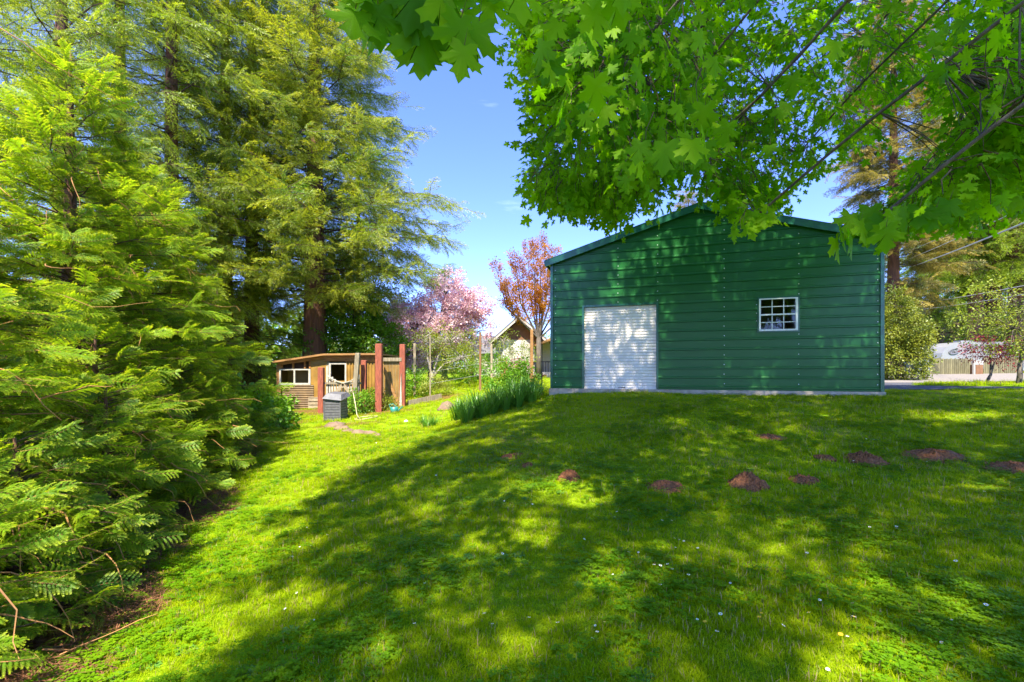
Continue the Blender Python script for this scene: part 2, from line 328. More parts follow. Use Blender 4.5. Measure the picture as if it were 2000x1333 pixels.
def dirrot(d, roll=0.0, up=Vector((0, 0, 1))):      # +Y along d, +Z as near up as it goes
    d = d.normalized(); x = d.cross(up)
    if x.length < 1e-3: x = Vector((1, 0, 0))
    x.normalize(); z = x.cross(d)
    return (Matrix((x, d, z)).transposed() @ Matrix.Rotation(roll, 3, 'Y')).to_euler()

# --- leaf shapes
def maple_leaf(mb, base, d, up, size, mi=0, petiole=True, half=True):
    d = Vector(d).normalized(); up = Vector(up); x = d.cross(up).normalized(); z = x.cross(d).normalized(); base = Vector(base)
    hp = [(.03,0),(.16,-.12),(.40,-.15),(.36,-.01),(.48,.07),(.29,.15),(.43,.27),(.68,.34),(.57,.43),(.66,.58),(.43,.52),(.36,.60),(.16,.44),(.22,.64),(.33,.77),(.17,.78),(.09,.9),(0,1.04)]
    out = hp+[(-a, b) for a, b in hp[:-1][::-1]]
    cu = random.uniform(.1, .7); cs = random.uniform(-.35, .35)
    def pt(a, b): return base+(x*a+d*b-z*(cu*abs(a)**1.5*.7+.25*b*b*cu+cs*a*b))*size
    vs = [pt(0, .22)]+[pt(a, b)-(z*.045*size if j not in (2, 7, 9, 17, 25, 27, 32) else z*0) for j, (a, b) in enumerate(out)]; n = len(out)
    mb.add(vs, [(0, i+1, (i+1) % n+1) for i in range(n)], mi)
    if petiole:
        q = base-(d*.5-z*.25)*size*.9; mb.add([base+x*.008*size*1.5, base-x*.008*size*1.5, q], [(0, 1, 2)], 1)
def maple_sprig(seed, nl=6, L_=.30, flat=False):
    random.seed(seed); mb = MB()
    pth = [Vector((0, 0, 0)), Vector((.02, L_*.5, -.02)), Vector((0, L_, -.08))]
    mb.tube(pth, .005, .002, 4, 1, False)
    for i in range(nl):
        t = (i//2+1)/(nl//2); p = Vector((0, L_*t, -.08*t*t)); s = (-1, 1)[i % 2]
        d = Vector((s*random.uniform(.5, 1.1), random.uniform(.1, .9), random.uniform(-.45, .1) if flat else -random.uniform(.4, 1.4))); d.normalize()
        up = Vector((random.uniform(-.5, .5), random.uniform(-.4, .4)-.2, 1))
        size = random.uniform(.072, .125) if flat else random.uniform(.058, .108)
        maple_leaf(mb, p+Vector((s*.05, .02, 0)) + d*.05, d, up, size)
    return proto(mb, 'maple_sprig', [M['maple'], M['twig']], True)
MS = [maple_sprig(11+i) for i in range(5)]+[maple_sprig(17+i, flat=True) for i in range(3)]

def frond(seed, L_=.5, npair=11, nl=.019, nw=.0045, pitch=.0085, mat_=None, spread=.27, bend=.06):
    random.seed(seed); mb = MB()
    axis = lambda t: Vector((.03*math.sin(t*3+seed), L_*t, -bend*t*t))
    mb.tube([axis(t) for t in (0, .33, .66, 1)], .004, .0015, 3, 1, False)
    def shoot(a, b, droop, hasn=True):
        d = b-a; ln = d.length; d.normalize(); sd = d.cross(Vector((0, 0, 1))).normalized(); k = max(3, int(ln/pitch))
        mid = (a+b)/2+Vector((0, 0, .01)); mb.add([a+sd*.0012, a-sd*.0012, b], [(0, 1, 2)], 1)
        for i in range(k):
            t = (i+.5)/k; c = a+(b-a)*t+Vector((0, 0, .02*math.sin(PI*t)-droop*t*t)); tp = .08+.92*t**3
            tp = max(0, tp-.15*random.random())
            s = nl*(.6+.6*math.sin(PI*min(1, t*.8+.15)))
            for sg in (-1, 1):
                e = c+(sd*sg+d*.75+Vector((0, 0, random.uniform(-.25, .35))))*s*.8
                wv = d*nw
                mb.add([c-wv, c+wv, e+wv*.5, e-wv*.3], [(0, 1, 2, 3)], 0, [tp*.8]*2+[tp]*2)
        e = b+d*nl*.8; mb.add([b-sd*nw, b+sd*nw, e], [(0, 1, 2)], 0, [tp]*3)
    for i in range(npair):
        t = .06+.92*i/npair
        for sg in (-1, 1):
            a = axis(t); ln = spread*(1-t)**.6*random.uniform(.6, 1.05)*(.35+1.3*min(t, .5))+.03
            dd = Vector((sg*math.cos(.75), math.sin(.75), random.uniform(-.25, .12)))
            shoot(a, a+dd*ln, ln*.15)
    shoot(axis(.9), axis(1)+Vector((0, .04, 0)), .0)
    return proto(mb, 'needle_spray', [mat_, M['twig_tan']])
NF = [frond(i+1, mat_=M['near_fir'], bend=(-.06, .0, .05, .1)[i], npair=(8, 10, 11, 9)[i]) for i in range(4)]
def cfrond(seed, mat_, L_=1.1, npair=8, w_=.032, spread=.55, droop=.25, name='coarse_spray'):
    random.seed(seed); mb = MB()
    axis = lambda t: Vector((.05*math.sin(t*3+seed), L_*t, -droop*t*t))
    mb.tube([axis(t) for t in (0, .5, 1)], .012, .004, 3, 1, False)
    for i in range(npair+1):
        t = .08+.9*i/npair
        for sg in ((-1, 1) if i < npair else (0,)):
            a = axis(t); ln = spread*(1-t)**.55*random.uniform(.55, 1.05)*(.45+1.1*min(t, .5))+.08
            dd = Vector((sg*math.cos(.8), math.sin(.8), random.uniform(-.45, .1))).normalized(); sd = dd.cross(Vector((0, 0, 1))).normalized()
            k = 3+int(ln/.07)
            for j in range(k):
                u = (j+.4)/k; c = a+dd*ln*u+Vector((0, 0, -.3*ln*u*u)); q = random.uniform(.06, .12)*(1.15-.5*u)
                for s2 in (-1, 1):
                    e = c+(dd*random.uniform(.7, 1.1)+sd*s2*random.uniform(.5, .95)+Vector((0, 0, random.uniform(-.45, .25))))*q
                    wv = Vector((random.uniform(-1, 1), random.uniform(-1, 1), random.uniform(-1, 1))).normalized()*w_*.32+dd*w_*.35
                    tp = min(1, max(0, u*t*1.1-.1)); mb.add([c-wv, (c+e)/2+wv, e, (c+e)/2-wv*.8], [(0, 1, 2, 3)], 0, [tp*.5, tp, tp, tp])
    return proto(mb, name, [mat_, M['twig']])
RW = [cfrond(20+i, M['far_redwood'], droop=.15+.15*i) for i in range(4)]
FR = [cfrond(30+i, M['far_fir'], L_=1.2, w_=.034, spread=.5, droop=.05+.12*i) for i in range(3)]
AF = [cfrond(40+i, M['amber_fir'], L_=1.3, w_=.05, spread=.55, droop=.1+.1*i) for i in range(3)]

def leafy(seed, mat_, n=16, L_=.45, ls=.07, asp=.45, tw='twig', spreadr=.16):
    random.seed(seed); mb = MB(); mb.tube([(0, 0, 0), (.02, L_*.5, .01), (0, L_, -.03)], .006, .002, 3, 1, False)
    for i in range(n):
        t = (i+.5)/n; c = Vector((0, L_*t, -.03*t)); th = i*2.4+random.uniform(-.4, .4)
        d = Vector((math.cos(th), random.uniform(.2, .9), math.sin(th)*.8-.15)).normalized(); c = c+d*random.uniform(.1, 1)*spreadr
        s = d.cross(Vector((random.uniform(-1, 1), random.uniform(-1, 1), 1))).normalized(); l = ls*random.uniform(.7, 1.3)
        nn = s.cross(d)
        mb.add([c, c+d*l*.35+s*l*asp*.5, c+d*l*.75+s*l*asp*.35-nn*l*.08, c+d*l-nn*l*.15, c+d*l*.75-s*l*asp*.35-nn*l*.08, c+d*l*.35-s*l*asp*.5, c+d*l*.5+nn*l*.06], [(0, 1, 6), (1, 2, 6), (2, 3, 6), (3, 4, 6), (4, 5, 6), (5, 0, 6)])
    return proto(mb, 'leafy_sprig', [mat_, M[tw]], True)
LG = [leafy(50+i, M['leaf_green'], 18, .5, .12, .6) for i in range(3)]
LY = [leafy(55+i, M['leaf_yellow'], 16, .5, .10, .5) for i in range(3)]
LL = [leafy(60+i, M['leaf_laurel'], 16, .4, .13, .42) for i in range(3)]
LP = [leafy(65+i, M['leaf_plum'], 16, .5, .11, .55) for i in range(3)]
LR = [leafy(70+i, M['leaf_red'], 16, .35, .09, .35) for i in range(2)]
BL = [leafy(75+i, M['blossom'], 26, .5, .085, .95, 'twig', .13) for i in range(3)]

# ------------------------------------------------------------------ trees
def bough_path(a, az, ln, rise, droop, n=5, wig=.06):
    out = []
    for i in range(n):
        t = i/(n-1); r = ln*t
        out.append(a+Vector((math.cos(az)*r+wig*ln*math.sin(4*t+a.z*9), math.sin(az)*r+wig*ln*math.cos(5*t+a.z*7)-0, rise*r-droop*ln*t*t)))
    return out
def pathpt(p, t):
    k = len(p)-1; i = min(int(t*k), k-1); f = t*k-i; return p[i].lerp(p[i+1], f), (p[i+1]-p[i]).normalized()
def conifer(name, label, x, y, Ht, trunk_r, prof, nb, protos, sc_, bark, per=1.0, z0=.3, rise=.1, droop=.25, group=None, lean=(0, 0), seed=1, azbias=None, gap=0, twigs=True, sub=3, zt=(-.35, .15), rl=.5):
    random.seed(seed); zb = h1(x, y)-.1; root = empty(name, (x, y, zb), label, 'tree', group)
    def tc(h): return Vector((x+lean[0]*h/Ht, y+lean[1]*h/Ht, zb+h))
    tb = MB(); tb.tube([tc(h) for h in np.linspace(0, Ht, 14)], lambda t: trunk_r*(1.0-t)**.8*(1+.5*math.exp(-t*18))+.01, 0, 10); tb.build('trunk', M[bark], root, True)
    bb = MB(); pts = []; rots = []; scl = []; idx = []; gaps = [random.uniform(z0, Ht) for _ in range(gap)]
    for b in range(nb):
        h = z0+(Ht*.985-z0)*((b+random.random())/nb)**1.0
        if any(abs(h-q) < .35 for q in gaps) and random.random() < .8: continue
        ln = prof(h/Ht, h)*random.choice((random.uniform(.5, .9), random.uniform(.8, 1.15)))
        if ln < .1: ln = .12
        az = b*2.3999+random.uniform(-.5, .5)
        if azbias: az = azbias(az)
        fr = h/Ht
        p = bough_path(tc(h), az, ln, rise+.5*fr**3, droop*(1-.5*fr))
        bb.tube(p, .006+.008*ln, .003, 4, 0, False)
        n = max(2, int(ln*per*4.2/sc_))
        for i in range(n):
            t = min(1, .22+.78*((i+random.random()*.8)/n)**.8)
            q, d = pathpt(p, t); s = (1, -1)[i % 2]
            if i == n-1: q, d = pathpt(p, 1); dd = d
            else:
                dd = (Matrix.Rotation(s*random.uniform(.5, 1.15), 3, 'Z') @ d)
            dd = dd+Vector((0, 0, random.uniform(*zt)))
            pts.append(q+Vector((0, 0, random.uniform(-.04, .04)))); rots.append(dirrot(dd, random.uniform(-rl, rl))); scl.append(sc_*random.uniform(.6, 1.25)*(.75+.25*min(1, ln))); idx.append(random.randrange(len(protos)))
            if random.random() < .5:          # second spray hanging under the bough
                pts.append(q); rots.append(dirrot(dd+Vector((random.uniform(-.5, .5), random.uniform(-.5, .5), -.5)), random.uniform(-.7, .7))); scl.append(sc_*random.uniform(.5, .9)); idx.append(random.randrange(len(protos)))
    if protos is NF:
        dm = MB()
        for i in range(int(26*Ht)):
            h = random.uniform(.08, .75)*Ht; az = random.uniform(0, 6.28); r0 = random.uniform(.3, .88)*prof(h/Ht, h); ln = random.uniform(.25, .9); q = tc(h)+Vector((math.cos(az)*r0, math.sin(az)*r0, 0)); d = Vector((math.cos(az), math.sin(az), random.uniform(-.8, .3))); pth = [q]
            for j in range(5): d = (d+Vector((random.uniform(-.5, .5), random.uniform(-.5, .5), random.uniform(-.6, .25)))).normalized(); pth.append(pth[-1]+d*ln/5)
            dm.tube(pth, random.uniform(.004, .010), .002, 4, 0, False)
        dm.build('dead_twigs', M['twig_tan'], root)['kind'] = 'stuff'
    bb.build('branches', M['twig'] if bark != 'near' else M['twig_tan'], root)['kind'] = 'stuff'
    scatter('foliage', protos, pts, rots, scl, idx, root)
    return root, len(pts)

G_BACK = 'tall redwoods behind the coop'
# three young conifers along the left lawn edge (near)
def prof_a(m, pw=.75): return lambda t, h: m*min(1, (1-t))**pw*(.75+.25*min(1, h/1.2))
conifer('young_conifer', 'young bright green conifer with its pointed top at the upper left', -6.9, 7.2, 7.2, .16, prof_a(3.0, .8), 230, NF, .78, 'bark_red', 1.6, .15, .12, .12, seed=101, zt=(-.2, .45), rl=1.2)
conifer('young_conifer', 'low bushy conifer filling the lower left corner of the lawn edge', -5.35, 3.5, 4.6, .11, prof_a(2.6, .75), 180, NF, .68, 'bark_red', 1.5, .05, .1, .12, seed=102, zt=(-.2, .4), rl=1.2)
conifer('young_conifer', 'young conifer whose long boughs reach towards the coop', -8.0, 9.9, 6.3, .15, prof_a(2.6, .6), 230, NF, .82, 'bark_red', 1.6, .15, .12, .12, seed=103, zt=(-.2, .45), rl=1.2)
conifer('young_conifer', 'small dark conifer squeezed in at the left edge beneath the others', -8.2, 5.4, 5.6, .14, prof_a(2.8, .7), 110, NF, 1.2, 'bark_red', 1.1, .1, .12, .15, seed=104, zt=(-.2, .4), rl=1.2)

for (x_, y_, h_, r_, sd_, lb_) in ((-4.85, 5.5, 2.0, 1.35, 107, 'small bushy conifer hanging over the lawn edge at the lower left'), (-5.75, 8.0, 2.3, 1.4, 108, 'small conifer at the bend of the lawn edge, below the boughs reaching towards the coop'), (-4.1, 3.8, 1.6, 1.3, 109, 'lowest spreading conifer on the bark strip, second from the bottom left corner')):
    conifer('young_conifer', lb_, x_, y_, h_, .05, prof_a(r_, .55), 80, NF, .66, 'bark_red', 1.6, .03, .03, .1, seed=sd_, zt=(-.25, .35), rl=1.2)
conifer('young_conifer', 'knee high conifer seedling at the very bottom left corner', -3.65, 2.75, 1.5, .05, prof_a(1.2, .6), 60, NF, .6, 'bark_red', 1.6, .03, .05, .1, seed=106, zt=(-.2, .4), rl=1.2)
conifer('young_conifer', 'small low conifer spreading over the bark litter at the lawn edge', -5.7, 6.3, 2.7, .08, prof_a(1.9, .6), 90, NF, .8, 'bark_red', 1.6, .05, .05, .1, seed=105, zt=(-.2, .4), rl=1.2)
def prof_col(m, base=.6): return lambda t, h: m*(base+(1-base)*min(1, h/5))*min(1, (1-t)*2.2)**.7
for nm, lb, px, d, Ht, tr, m, z0, nb, sd in (
    ('redwood', 'redwood with its bare red trunk showing high up left of the twin trunks', 335, 17, 27, .3, 3.5, 3.5, 200, 201),
    ('redwood', 'left one of the twin redwoods standing close together', 440, 20.5, 28, .34, 3.8, 1.4, 200, 202),
    ('redwood', 'right one of the twin redwoods standing close together', 492, 21.5, 28, .33, 3.7, 1.6, 200, 203),
    ('redwood', 'dense redwood at the far left behind the young conifers', 120, 13.5, 22, .25, 3.4, .5, 170, 204),
    ('redwood', 'redwood in the upper left corner of the photo', -60, 10.5, 12, .3, 3.3, .5, 130, 205),
    ('redwood', 'redwood between the corner tree and the bare red trunk', 235, 19, 26, .32, 4.0, 1, 150, 206)):
    x = (px-1000)/900*d
    conifer(nm, lb, x, d, Ht, tr, prof_col(m), nb, RW, .85, 'bark_red', .62, z0, .12, .24, G_BACK, seed=sd, gap=5, zt=(-.5, .3), rl=1.1)
conifer('fir_tree', 'large fir with thick bare trunk and wide crown above the coop', (615-1000)/900*21, 21, 27, .5,
        lambda t, h: float(np.interp(h, [4, 5.6, 7.2, 9.6, 12.5, 16, 21, 27], [2.4, 5.6, 6.4, 5.1, 4.1, 3.5, 3.0, .3])), 320, FR, .95, 'bark_red', .95, 4.4, .08, .16, seed=211, gap=2, zt=(-.3, .5), rl=1.1)
conifer('fir_tree', 'slender fir behind the wide crowned fir', (700-1000)/900*27, 27, 17, .2, prof_col(2.6), 90, FR, 1.5, 'bark_grey', .5, 3, .1, .3, seed=212)
conifer('fir_tree', 'dark conifer tip rising behind the pink cherry', (868-1000)/900*38, 38, 9.6, .2, prof_a(2.6), 80, RW, 1.3, 'bark_grey', .6, 1, .1, .3, seed=213)
# right side
conifer('fir_tree', 'amber tinged fir with bare lower trunk right of the barn', (1745-1000)/900*27, 27, 25, .36,
        lambda t, h: float(np.interp(h, [4, 6, 9, 14, 18, 25], [1.6, 2.6, 3.1, 2.7, 2.3, .3])), 230, AF, .9, 'bark_red', .95, 4.4, .06, .18, seed=221, gap=4, zt=(-.3, .4), rl=1.1)
conifer('fir_tree', 'treetop just showing above the barn ridge', (1345-1000)/900*36, 36, 14.7, .22, prof_a(3.0, .8), 90, AF, 1.3, 'bark_grey', .6, 2, .1, .25, seed=222)
for lb, px, d, Ht, tr, m, z0, pr, sd in (
    ('old redwood with thick reddish trunk, leftmost of the trunk group on the right', 1905, 36, 26, .55, 4.6, 7.2, RW, 231),
    ('old redwood with thick reddish trunk in the middle of the group on the right', 1940, 36.5, 26, .62, 4.2, 7.4, RW, 232),
    ('old redwood with thick reddish trunk at the right edge of the photo', 1985, 35, 25, .55, 4.2, 6.8, RW, 233),
    ('dark redwood behind the laurel bush', 1825, 40, 24, .4, 5.0, 3.0, RW, 234),
    ('golden green fir between the power lines and the road', 1880, 41, 17, .22, 3.6, 8.5, FR, 235)):
    conifer('redwood' if sd < 235 else 'fir_tree', lb, (px-1000)/900*d, d, Ht, tr, prof_col(m, .8), 110, pr, 1.6, 'bark_red', .6, z0, .06, .3, 'conifers beyond the driveway', seed=sd)

def broadleaf(name, label, base, blobs, protos, sc_, trunk_r, bark, cat='tree', group=None, forks=None, seed=1, nbr=26, leafname='crown', shell=.45):
    random.seed(seed); base = Vector(base); root = empty(name, base, label, cat, group)
    tb = MB(); bb = MB(); pts = []; rots = []; scl = []; idx = []
    cen = sum((Vector(b[0]) for b in blobs), Vector())/len(blobs); fork = base.lerp(cen, .35); fork.x = base.x*.6+cen.x*.4
    tb.tube([base-Vector((0, 0, .15)), base.lerp(fork, .5)+Vector((.06, .03, 0)), fork], trunk_r, trunk_r*.7, 8)
    for (c, rr, n) in blobs:
        c = Vector(c); mid = fork.lerp(c, .5)+Vector((random.uniform(-.2, .2), random.uniform(-.2, .2), .15))
        tb.tube([fork-(fork-base)*.05, mid, c], trunk_r*.6, trunk_r*.15, 6, 0, False)
        lump = [Vector((random.gauss(0, 1), random.gauss(0, 1), random.gauss(0, 1))).normalized() for _ in range(9)]
        for i in range(n):
            v = Vector((random.gauss(0, 1), random.gauss(0, 1), random.gauss(0, 1))).normalized()
            k = max(v.dot(l) for l in lump); r = (shell+(1-shell)*random.random()**.5)*(.72+.4*k**4)
            q = c+Vector((v.x*rr[0], v.y*rr[1], v.z*rr[2]))*r
            d = Vector((v.x, v.y, v.z*.6+.1))+Vector((random.uniform(-.6, .6), random.uniform(-.6, .6), random.uniform(-.6, .4)))
            pts.append(q); rots.append(dirrot(d, random.uniform(-1, 1))); scl.append(sc_*random.uniform(.6, 1.2)); idx.append(random.randrange(len(protos)))
            if i < nbr: bb.tube([c.lerp(mid, .3*random.random()), c.lerp(q, .55)+Vector((0, 0, .08)), q], trunk_r*.14, .006, 4, 0, False)
    tb.build('trunk', M[bark], root, True)
    bb.build('branches', M[bark], root)['kind'] = 'stuff'
    scatter(leafname, protos, pts, rots, scl, idx, root)
    return root
def B(px, py, d, rx, rz, n, ry=None):     # blob given by sight line, distance and radii in metres
    return (tuple(P(px, py, d)), (rx, ry or rx, rz), n)
def base(px, d): x = (px-1000)/900*d; return (x, d, h1(x, d))

broadleaf('leafy_tree', 'rich green broadleaf tree right behind the coop', base(700, 22.5), [B(690, 620, 22.5, 1.5, 1.2, 350), B(650, 660, 22, 1.5, .8, 220), B(735, 670, 22, 1.2, .8, 200)], LG, 1.0, .1, 'bark_grey', seed=301)
broadleaf('leafy_tree', 'pale yellow green broadleaf tree glowing behind the fir trunk', base(690, 27), [B(680, 560, 27, 2.4, 2.0, 380), B(730, 590, 27, 2.0, 1.6, 260), B(640, 520, 28, 1.6, 1.6, 180)], LY, 1.4, .12, 'bark_grey', seed=302)
broadleaf('cherry_tree', 'pink blossoming cherry tree in the garden behind the coop', base(835, 26), [B(880, 600, 26, 1.9, 1.3, 420), B(800, 640, 25, 1.6, 1.1, 300), B(850, 650, 25, 1.8, 1.1, 320), B(925, 650, 26, 1.0, .9, 130), B(875, 560, 26, 1.0, .8, 90), B(775, 625, 25, 1.2, .9, 200), B(800, 690, 24.5, 1.4, .8, 200), B(915, 600, 26, 1.2, .8, 140)], BL, 1.0, .14, 'bark_grey', seed=303, leafname='blossom')
# plum: upright shoots
def plum():
    random.seed(9); b = Vector(base(1052, 24)); root = empty('plum_tree', b, 'copper leaved plum tree with upright shoots beside the barn corner', 'tree')
    tb = MB(); pts = []; rots = []; scl = []; idx = []; f = b+Vector((0, 0, 2.2)); tb.tube([b-Vector((0, 0, .2)), f], .16, .12, 8)
    for (px, py) in ((968, 520), (985, 545), (1005, 500), (1012, 520), (1030, 478), (1042, 480), (1056, 462), (1072, 480), (1085, 485), (1100, 520), (1120, 560), (1045, 560), (990, 560), (1060, 560)):
        tip = P(px, py, 24+random.uniform(-1.2, 1.2)); hz = Vector((tip.x, tip.y, 0)); m = f.lerp(tip, .45); m.x = f.x+(tip.x-f.x)*.75; m.z = f.z+(tip.z-f.z)*.42
        pa = [f-Vector((0, 0, .1)), m, m.lerp(tip, .5), tip]; tb.tube(pa, .055, .008, 5, 0, False)
        n = int((tip-f).length*24)
        for i in range(n):
            q, d = pathpt(pa, .18+.82*random.random()); th = random.uniform(0, 2*PI)
            pts.append(q+Vector((math.cos(th), math.sin(th), 0))*random.uniform(0, .2)); rots.append(dirrot(Vector((math.cos(th)*.8, math.sin(th)*.8, .9)), random.uniform(-1, 1))); scl.append(random.uniform(.4, .9)); idx.append(random.randrange(3))
    tb.build('trunk', M['bark_grey'], root, True); scatter('crown', LP, pts, rots, scl, idx, root)
plum()
broadleaf('fruit_tree', 'small fruit tree with pale grey bark and sparse yellow green leaves', base(826, 19), [B(880, 665, 19, .9, .55, 90), B(905, 700, 18.5, .8, .5, 70), B(840, 672, 19, .7, .5, 70)], LY, .75, .11, 'bark_pale', seed=305, nbr=30, shell=.2)
broadleaf('fruit_tree', 'small yellow green fruit tree in front of the cream house', base(1003, 21), [B(1000, 690, 21, .8, .5, 70), B(985, 665, 21, .5, .5, 25)], LY, .75, .06, 'bark_pale', seed=306, nbr=20, shell=.2)
broadleaf('shrub', 'little crimson leaved shrub below the small fruit tree', base(1018, 19), [B(1016, 712, 19, .35, .3, 60)], LR, .7, .03, 'bark_grey', 'shrub', seed=307)
broadleaf('shrub', 'dark glossy shrub at the foot of the cream house', base(960, 24), [B(962, 715, 24, .5, .5, 80)], LG, .8, .03, 'bark_grey', 'shrub', seed=308)
broadleaf('laurel_bush', 'tall rounded laurel bush right of the barn', base(1752, 23), [B(1742, 700, 23, 1.45, 1.15, 520), B(1745, 640, 23, 1.4, 1.3, 460), B(1775, 665, 22.6, .85, 1.0, 260), B(1742, 600, 23, .9, .8, 150)], LL, 1.0, .12, 'bark_grey', 'bush', seed=309)
broadleaf('leafy_tree', 'bright green broadleaf tree beneath the power lines', base(1960, 39), [B(1965, 475, 39, 3.9, 2.4, 420), B(1895, 510, 39, 2.8, 1.4, 220), B(2010, 520, 39, 2.7, 1.6, 220)], LG, 1.9, .12, 'bark_grey', seed=310)
jb = G(1988, 757)
broadleaf('ornamental_maple', 'multi stemmed ornamental tree with red and green leaves on the grass island', tuple(jb), [(tuple(P(1975, 640, jb.y)), (1.1, 1.0, .8), 110), (tuple(P(1990, 590, jb.y)), (.9, .9, .7), 80), (tuple(P(2030, 640, jb.y)), (1.0, 1, .9), 80)], LY, .7, .07, 'bark_grey', seed=311, shell=.2)
broadleaf('red_maple', 'low crimson leaved maple in front of the white camper', (jb.x+.6, jb.y+1.5, h1(jb.x+.6, jb.y+1.5)), [(tuple(P(1935, 684, jb.y+1.5)), (.9, .6, .28), 90), (tuple(P(1985, 690, jb.y+1.5)), (.6, .5, .3), 60)], LR, .8, .05, 'bark_grey', seed=312, shell=.2)
for (px, py, d, r, lb) in ((485, 800, 12.3, .75, 'leafy bright green shrub at the left foot of the coop'), (465, 775, 12.9, .6, 'broad leaved plant between young conifer and coop'), (528, 795, 14.2, .4, 'bushy green plant touching the coop window corner')):
    b = base(px, d); broadleaf('shrub', lb, b, [((b[0], b[1], b[2]+r*.8), (r, r, r*.8), 150)], LG, .9, .02, 'twig', 'shrub', 'leafy shrubs by the coop', seed=int(px))
b = base(780, 17.2); 
for (px, d, r, lb, pr) in ((702, 15.4, .42, 'leafy plant at the foot of the leaning grey post', LG), (750, 15.7, .3, 'thin yellow green plant beside the tall red post', LY), (808, 18.2, .55, 'feathery bed plant right of the red posts', LG), (722, 16.6, .3, 'pale flowering plant between the red posts', LY), (850, 17.5, .5, 'yellow green clump at the raised bed', LY), (920, 20.5, .5, 'rounded shrub on the garden lawn', LG), (985, 15.5, .55, 'broad leaved green shrub above the daylilies', LG), (1012, 14.8, .5, 'dark green shrub near the barn corner', LG)):
    b = base(px, d); broadleaf('shrub', lb, b, [((b[0], b[1], b[2]+r*.85), (r, r*.8, r), int(60+100*r))], pr, .62, .015, 'twig', 'shrub', 'garden shrubs', seed=int(px)+5, shell=.2)

# far woodland mass
def woodland():
    random.seed(77); pts = []; rots = []; scl = []; idx = []
    for (x0, x1, y, hh, n) in ((-75, -16, 34, 8, 2600), (-30, 4, 62, 6.5, 900), (26, 110, 62, 17, 2600), (4, 40, 75, 5, 700)):
        for i in range(n):
            x = random.uniform(x0, x1); yy = y+random.uniform(-4, 4); top = hh*(.75+.25*math.sin(x*.7)+.12*math.sin(x*2.3)); z = 1+top*random.random()**.8
            pts.append((x, yy, z)); rots.append((random.uniform(-.6, .6), random.uniform(-.6, .6), random.uniform(0, 6.28))); scl.append(random.uniform(2.0, 4.0)); idx.append(random.randrange(6))
    tag(scatter('woodland', LG+RW[:3], pts, rots, scl, idx), 'far green woodland seen between the nearer trees', 'woodland')
woodland()

# ------------------------------------------------------------------ barn
BU = Vector((.951, -.308, 0)).normalized(); BA = math.atan2(BU.y, BU.x); B0 = Vector((1.06, 12.25, 1.17)); BW = 7.32; EV = 3.33; RG = 4.40; BD = 9.0
barn = empty('barn', B0, 'dark green metal barn with white roll-up door and gable roof', 'barn', rz=BA)
def bp(mb, name, m, smooth=False, parent=None): return link(name, mb.mesh(name, m, smooth), parent or barn, False)
def top_at(u): return EV+(RG-EV)*(1-abs(u-BW/2)/(BW/2))
def xr(z):
    if z <= EV: return 0.0, BW
    k = (z-EV)/(RG-EV)*BW/2; return k, BW-k
DOOR = (.85, 2.66, 0, 2.12); WIN = (4.93, 5.72, 1.38, 2.13)
prof0 = [(0, 0), (.168, 0), (.180, -.019), (.206, -.019), (.2286, 0)]
zs0 = .1-.2286
for k in range(21):
    zb = zs0+k*.2286
    if zb > RG: break
    cuts = sorted({max(0, zb), min(RG-.02, zb+.2286), *[c for c in (DOOR[3], WIN[2], WIN[3]) if zb < c < zb+.2286]})
    for z0, z1 in zip(cuts[:-1], cuts[1:]):
        if z1-z0 < .004: continue
        pz = [(z0, float(np.interp(z0-zb, [a for a, _ in prof0], [c for _, c in prof0])))]+[(zb+a, c) for a, c in prof0 if z0 < zb+a < z1]+[(z1, float(np.interp(z1-zb, [a for a, _ in prof0], [c for _, c in prof0])))]
        segs = [(None, None)]
        zm = (z0+z1)/2
        for (a, b_, c, d_) in (DOOR, WIN):
            if c <= zm <= d_: segs = [(None, a), (b_, None)]
        if DOOR[2] <= zm <= DOOR[3] and WIN[2] <= zm <= WIN[3]: segs = [(None, DOOR[0]), (DOOR[1], WIN[0]), (WIN[1], None)]
        for sa, sb in segs:
            mb = MB(); vs = []
            for z, y in pz:
                l, r = xr(z); vs += [(sa if sa is not None else l, y, z), (sb if sb is not None else r, y, z)]
            mb.add(vs, [(2*i, 2*i+1, 2*i+3, 2*i+2) for i in range(len(pz)-1)]); bp(mb, 'siding_panel', M['green_metal'])
for q in (0, BW-.03): mb = MB(); mb.box(q, q+.03, .03, BD, 0, EV); bp(mb, 'side_wall', M['green_metal'])
mb = MB(); mb.prism([(0, 0), (BW, 0), (BW, EV), (BW/2, RG), (0, EV)], BD, BD+.03); bp(mb, 'back_wall', M['green_metal'])
sl_ = (RG-EV)/(BW/2); OV = .17
for s in (0, 1):
    mb = MB(); x_e = -OV if s == 0 else BW+OV; z_e = EV-OV*sl_; cx = BW/2
    a = [(x_e, z_e+.03), (cx, RG+.03), (cx, RG+.06), (x_e, z_e+.06)]
    mb.prism(a if s == 0 else a[::-1], -.10, BD+.15); bp(mb, 'roof_panel', M['green_trim'])
    for kk in range(14):
        mb = MB(); yy = -.02+kk*.68; mb.bar((x_e, yy, z_e+.075), (cx, yy, RG+.075), .05, .026)
        bp(mb, 'roof_rib', M['green_trim'])
    mb = MB(); t0 = Vector((x_e, -.115, z_e+.005)); t1 = Vector((cx, -.115, RG+.005)); mb.bar(t0, t1, .028, .15); mb.bar(t0+Vector((0, .035, .085)), t1+Vector((0, .035, .085)), .11, .02); bp(mb, 'rake_trim', M['green_trim'])
    mb = MB(); mb.bar((x_e+(.0 if s == 0 else 0), -.1, z_e+.01), (x_e, BD+.1, z_e+.01), .02, .09); bp(mb, 'eave_trim', M['green_trim'])
for u in (0, BW): mb = MB(); mb.box(u-.035, u+.035, -.034, .05, -.0, EV-.03); bp(mb, 'corner_trim', M['green_trim'])
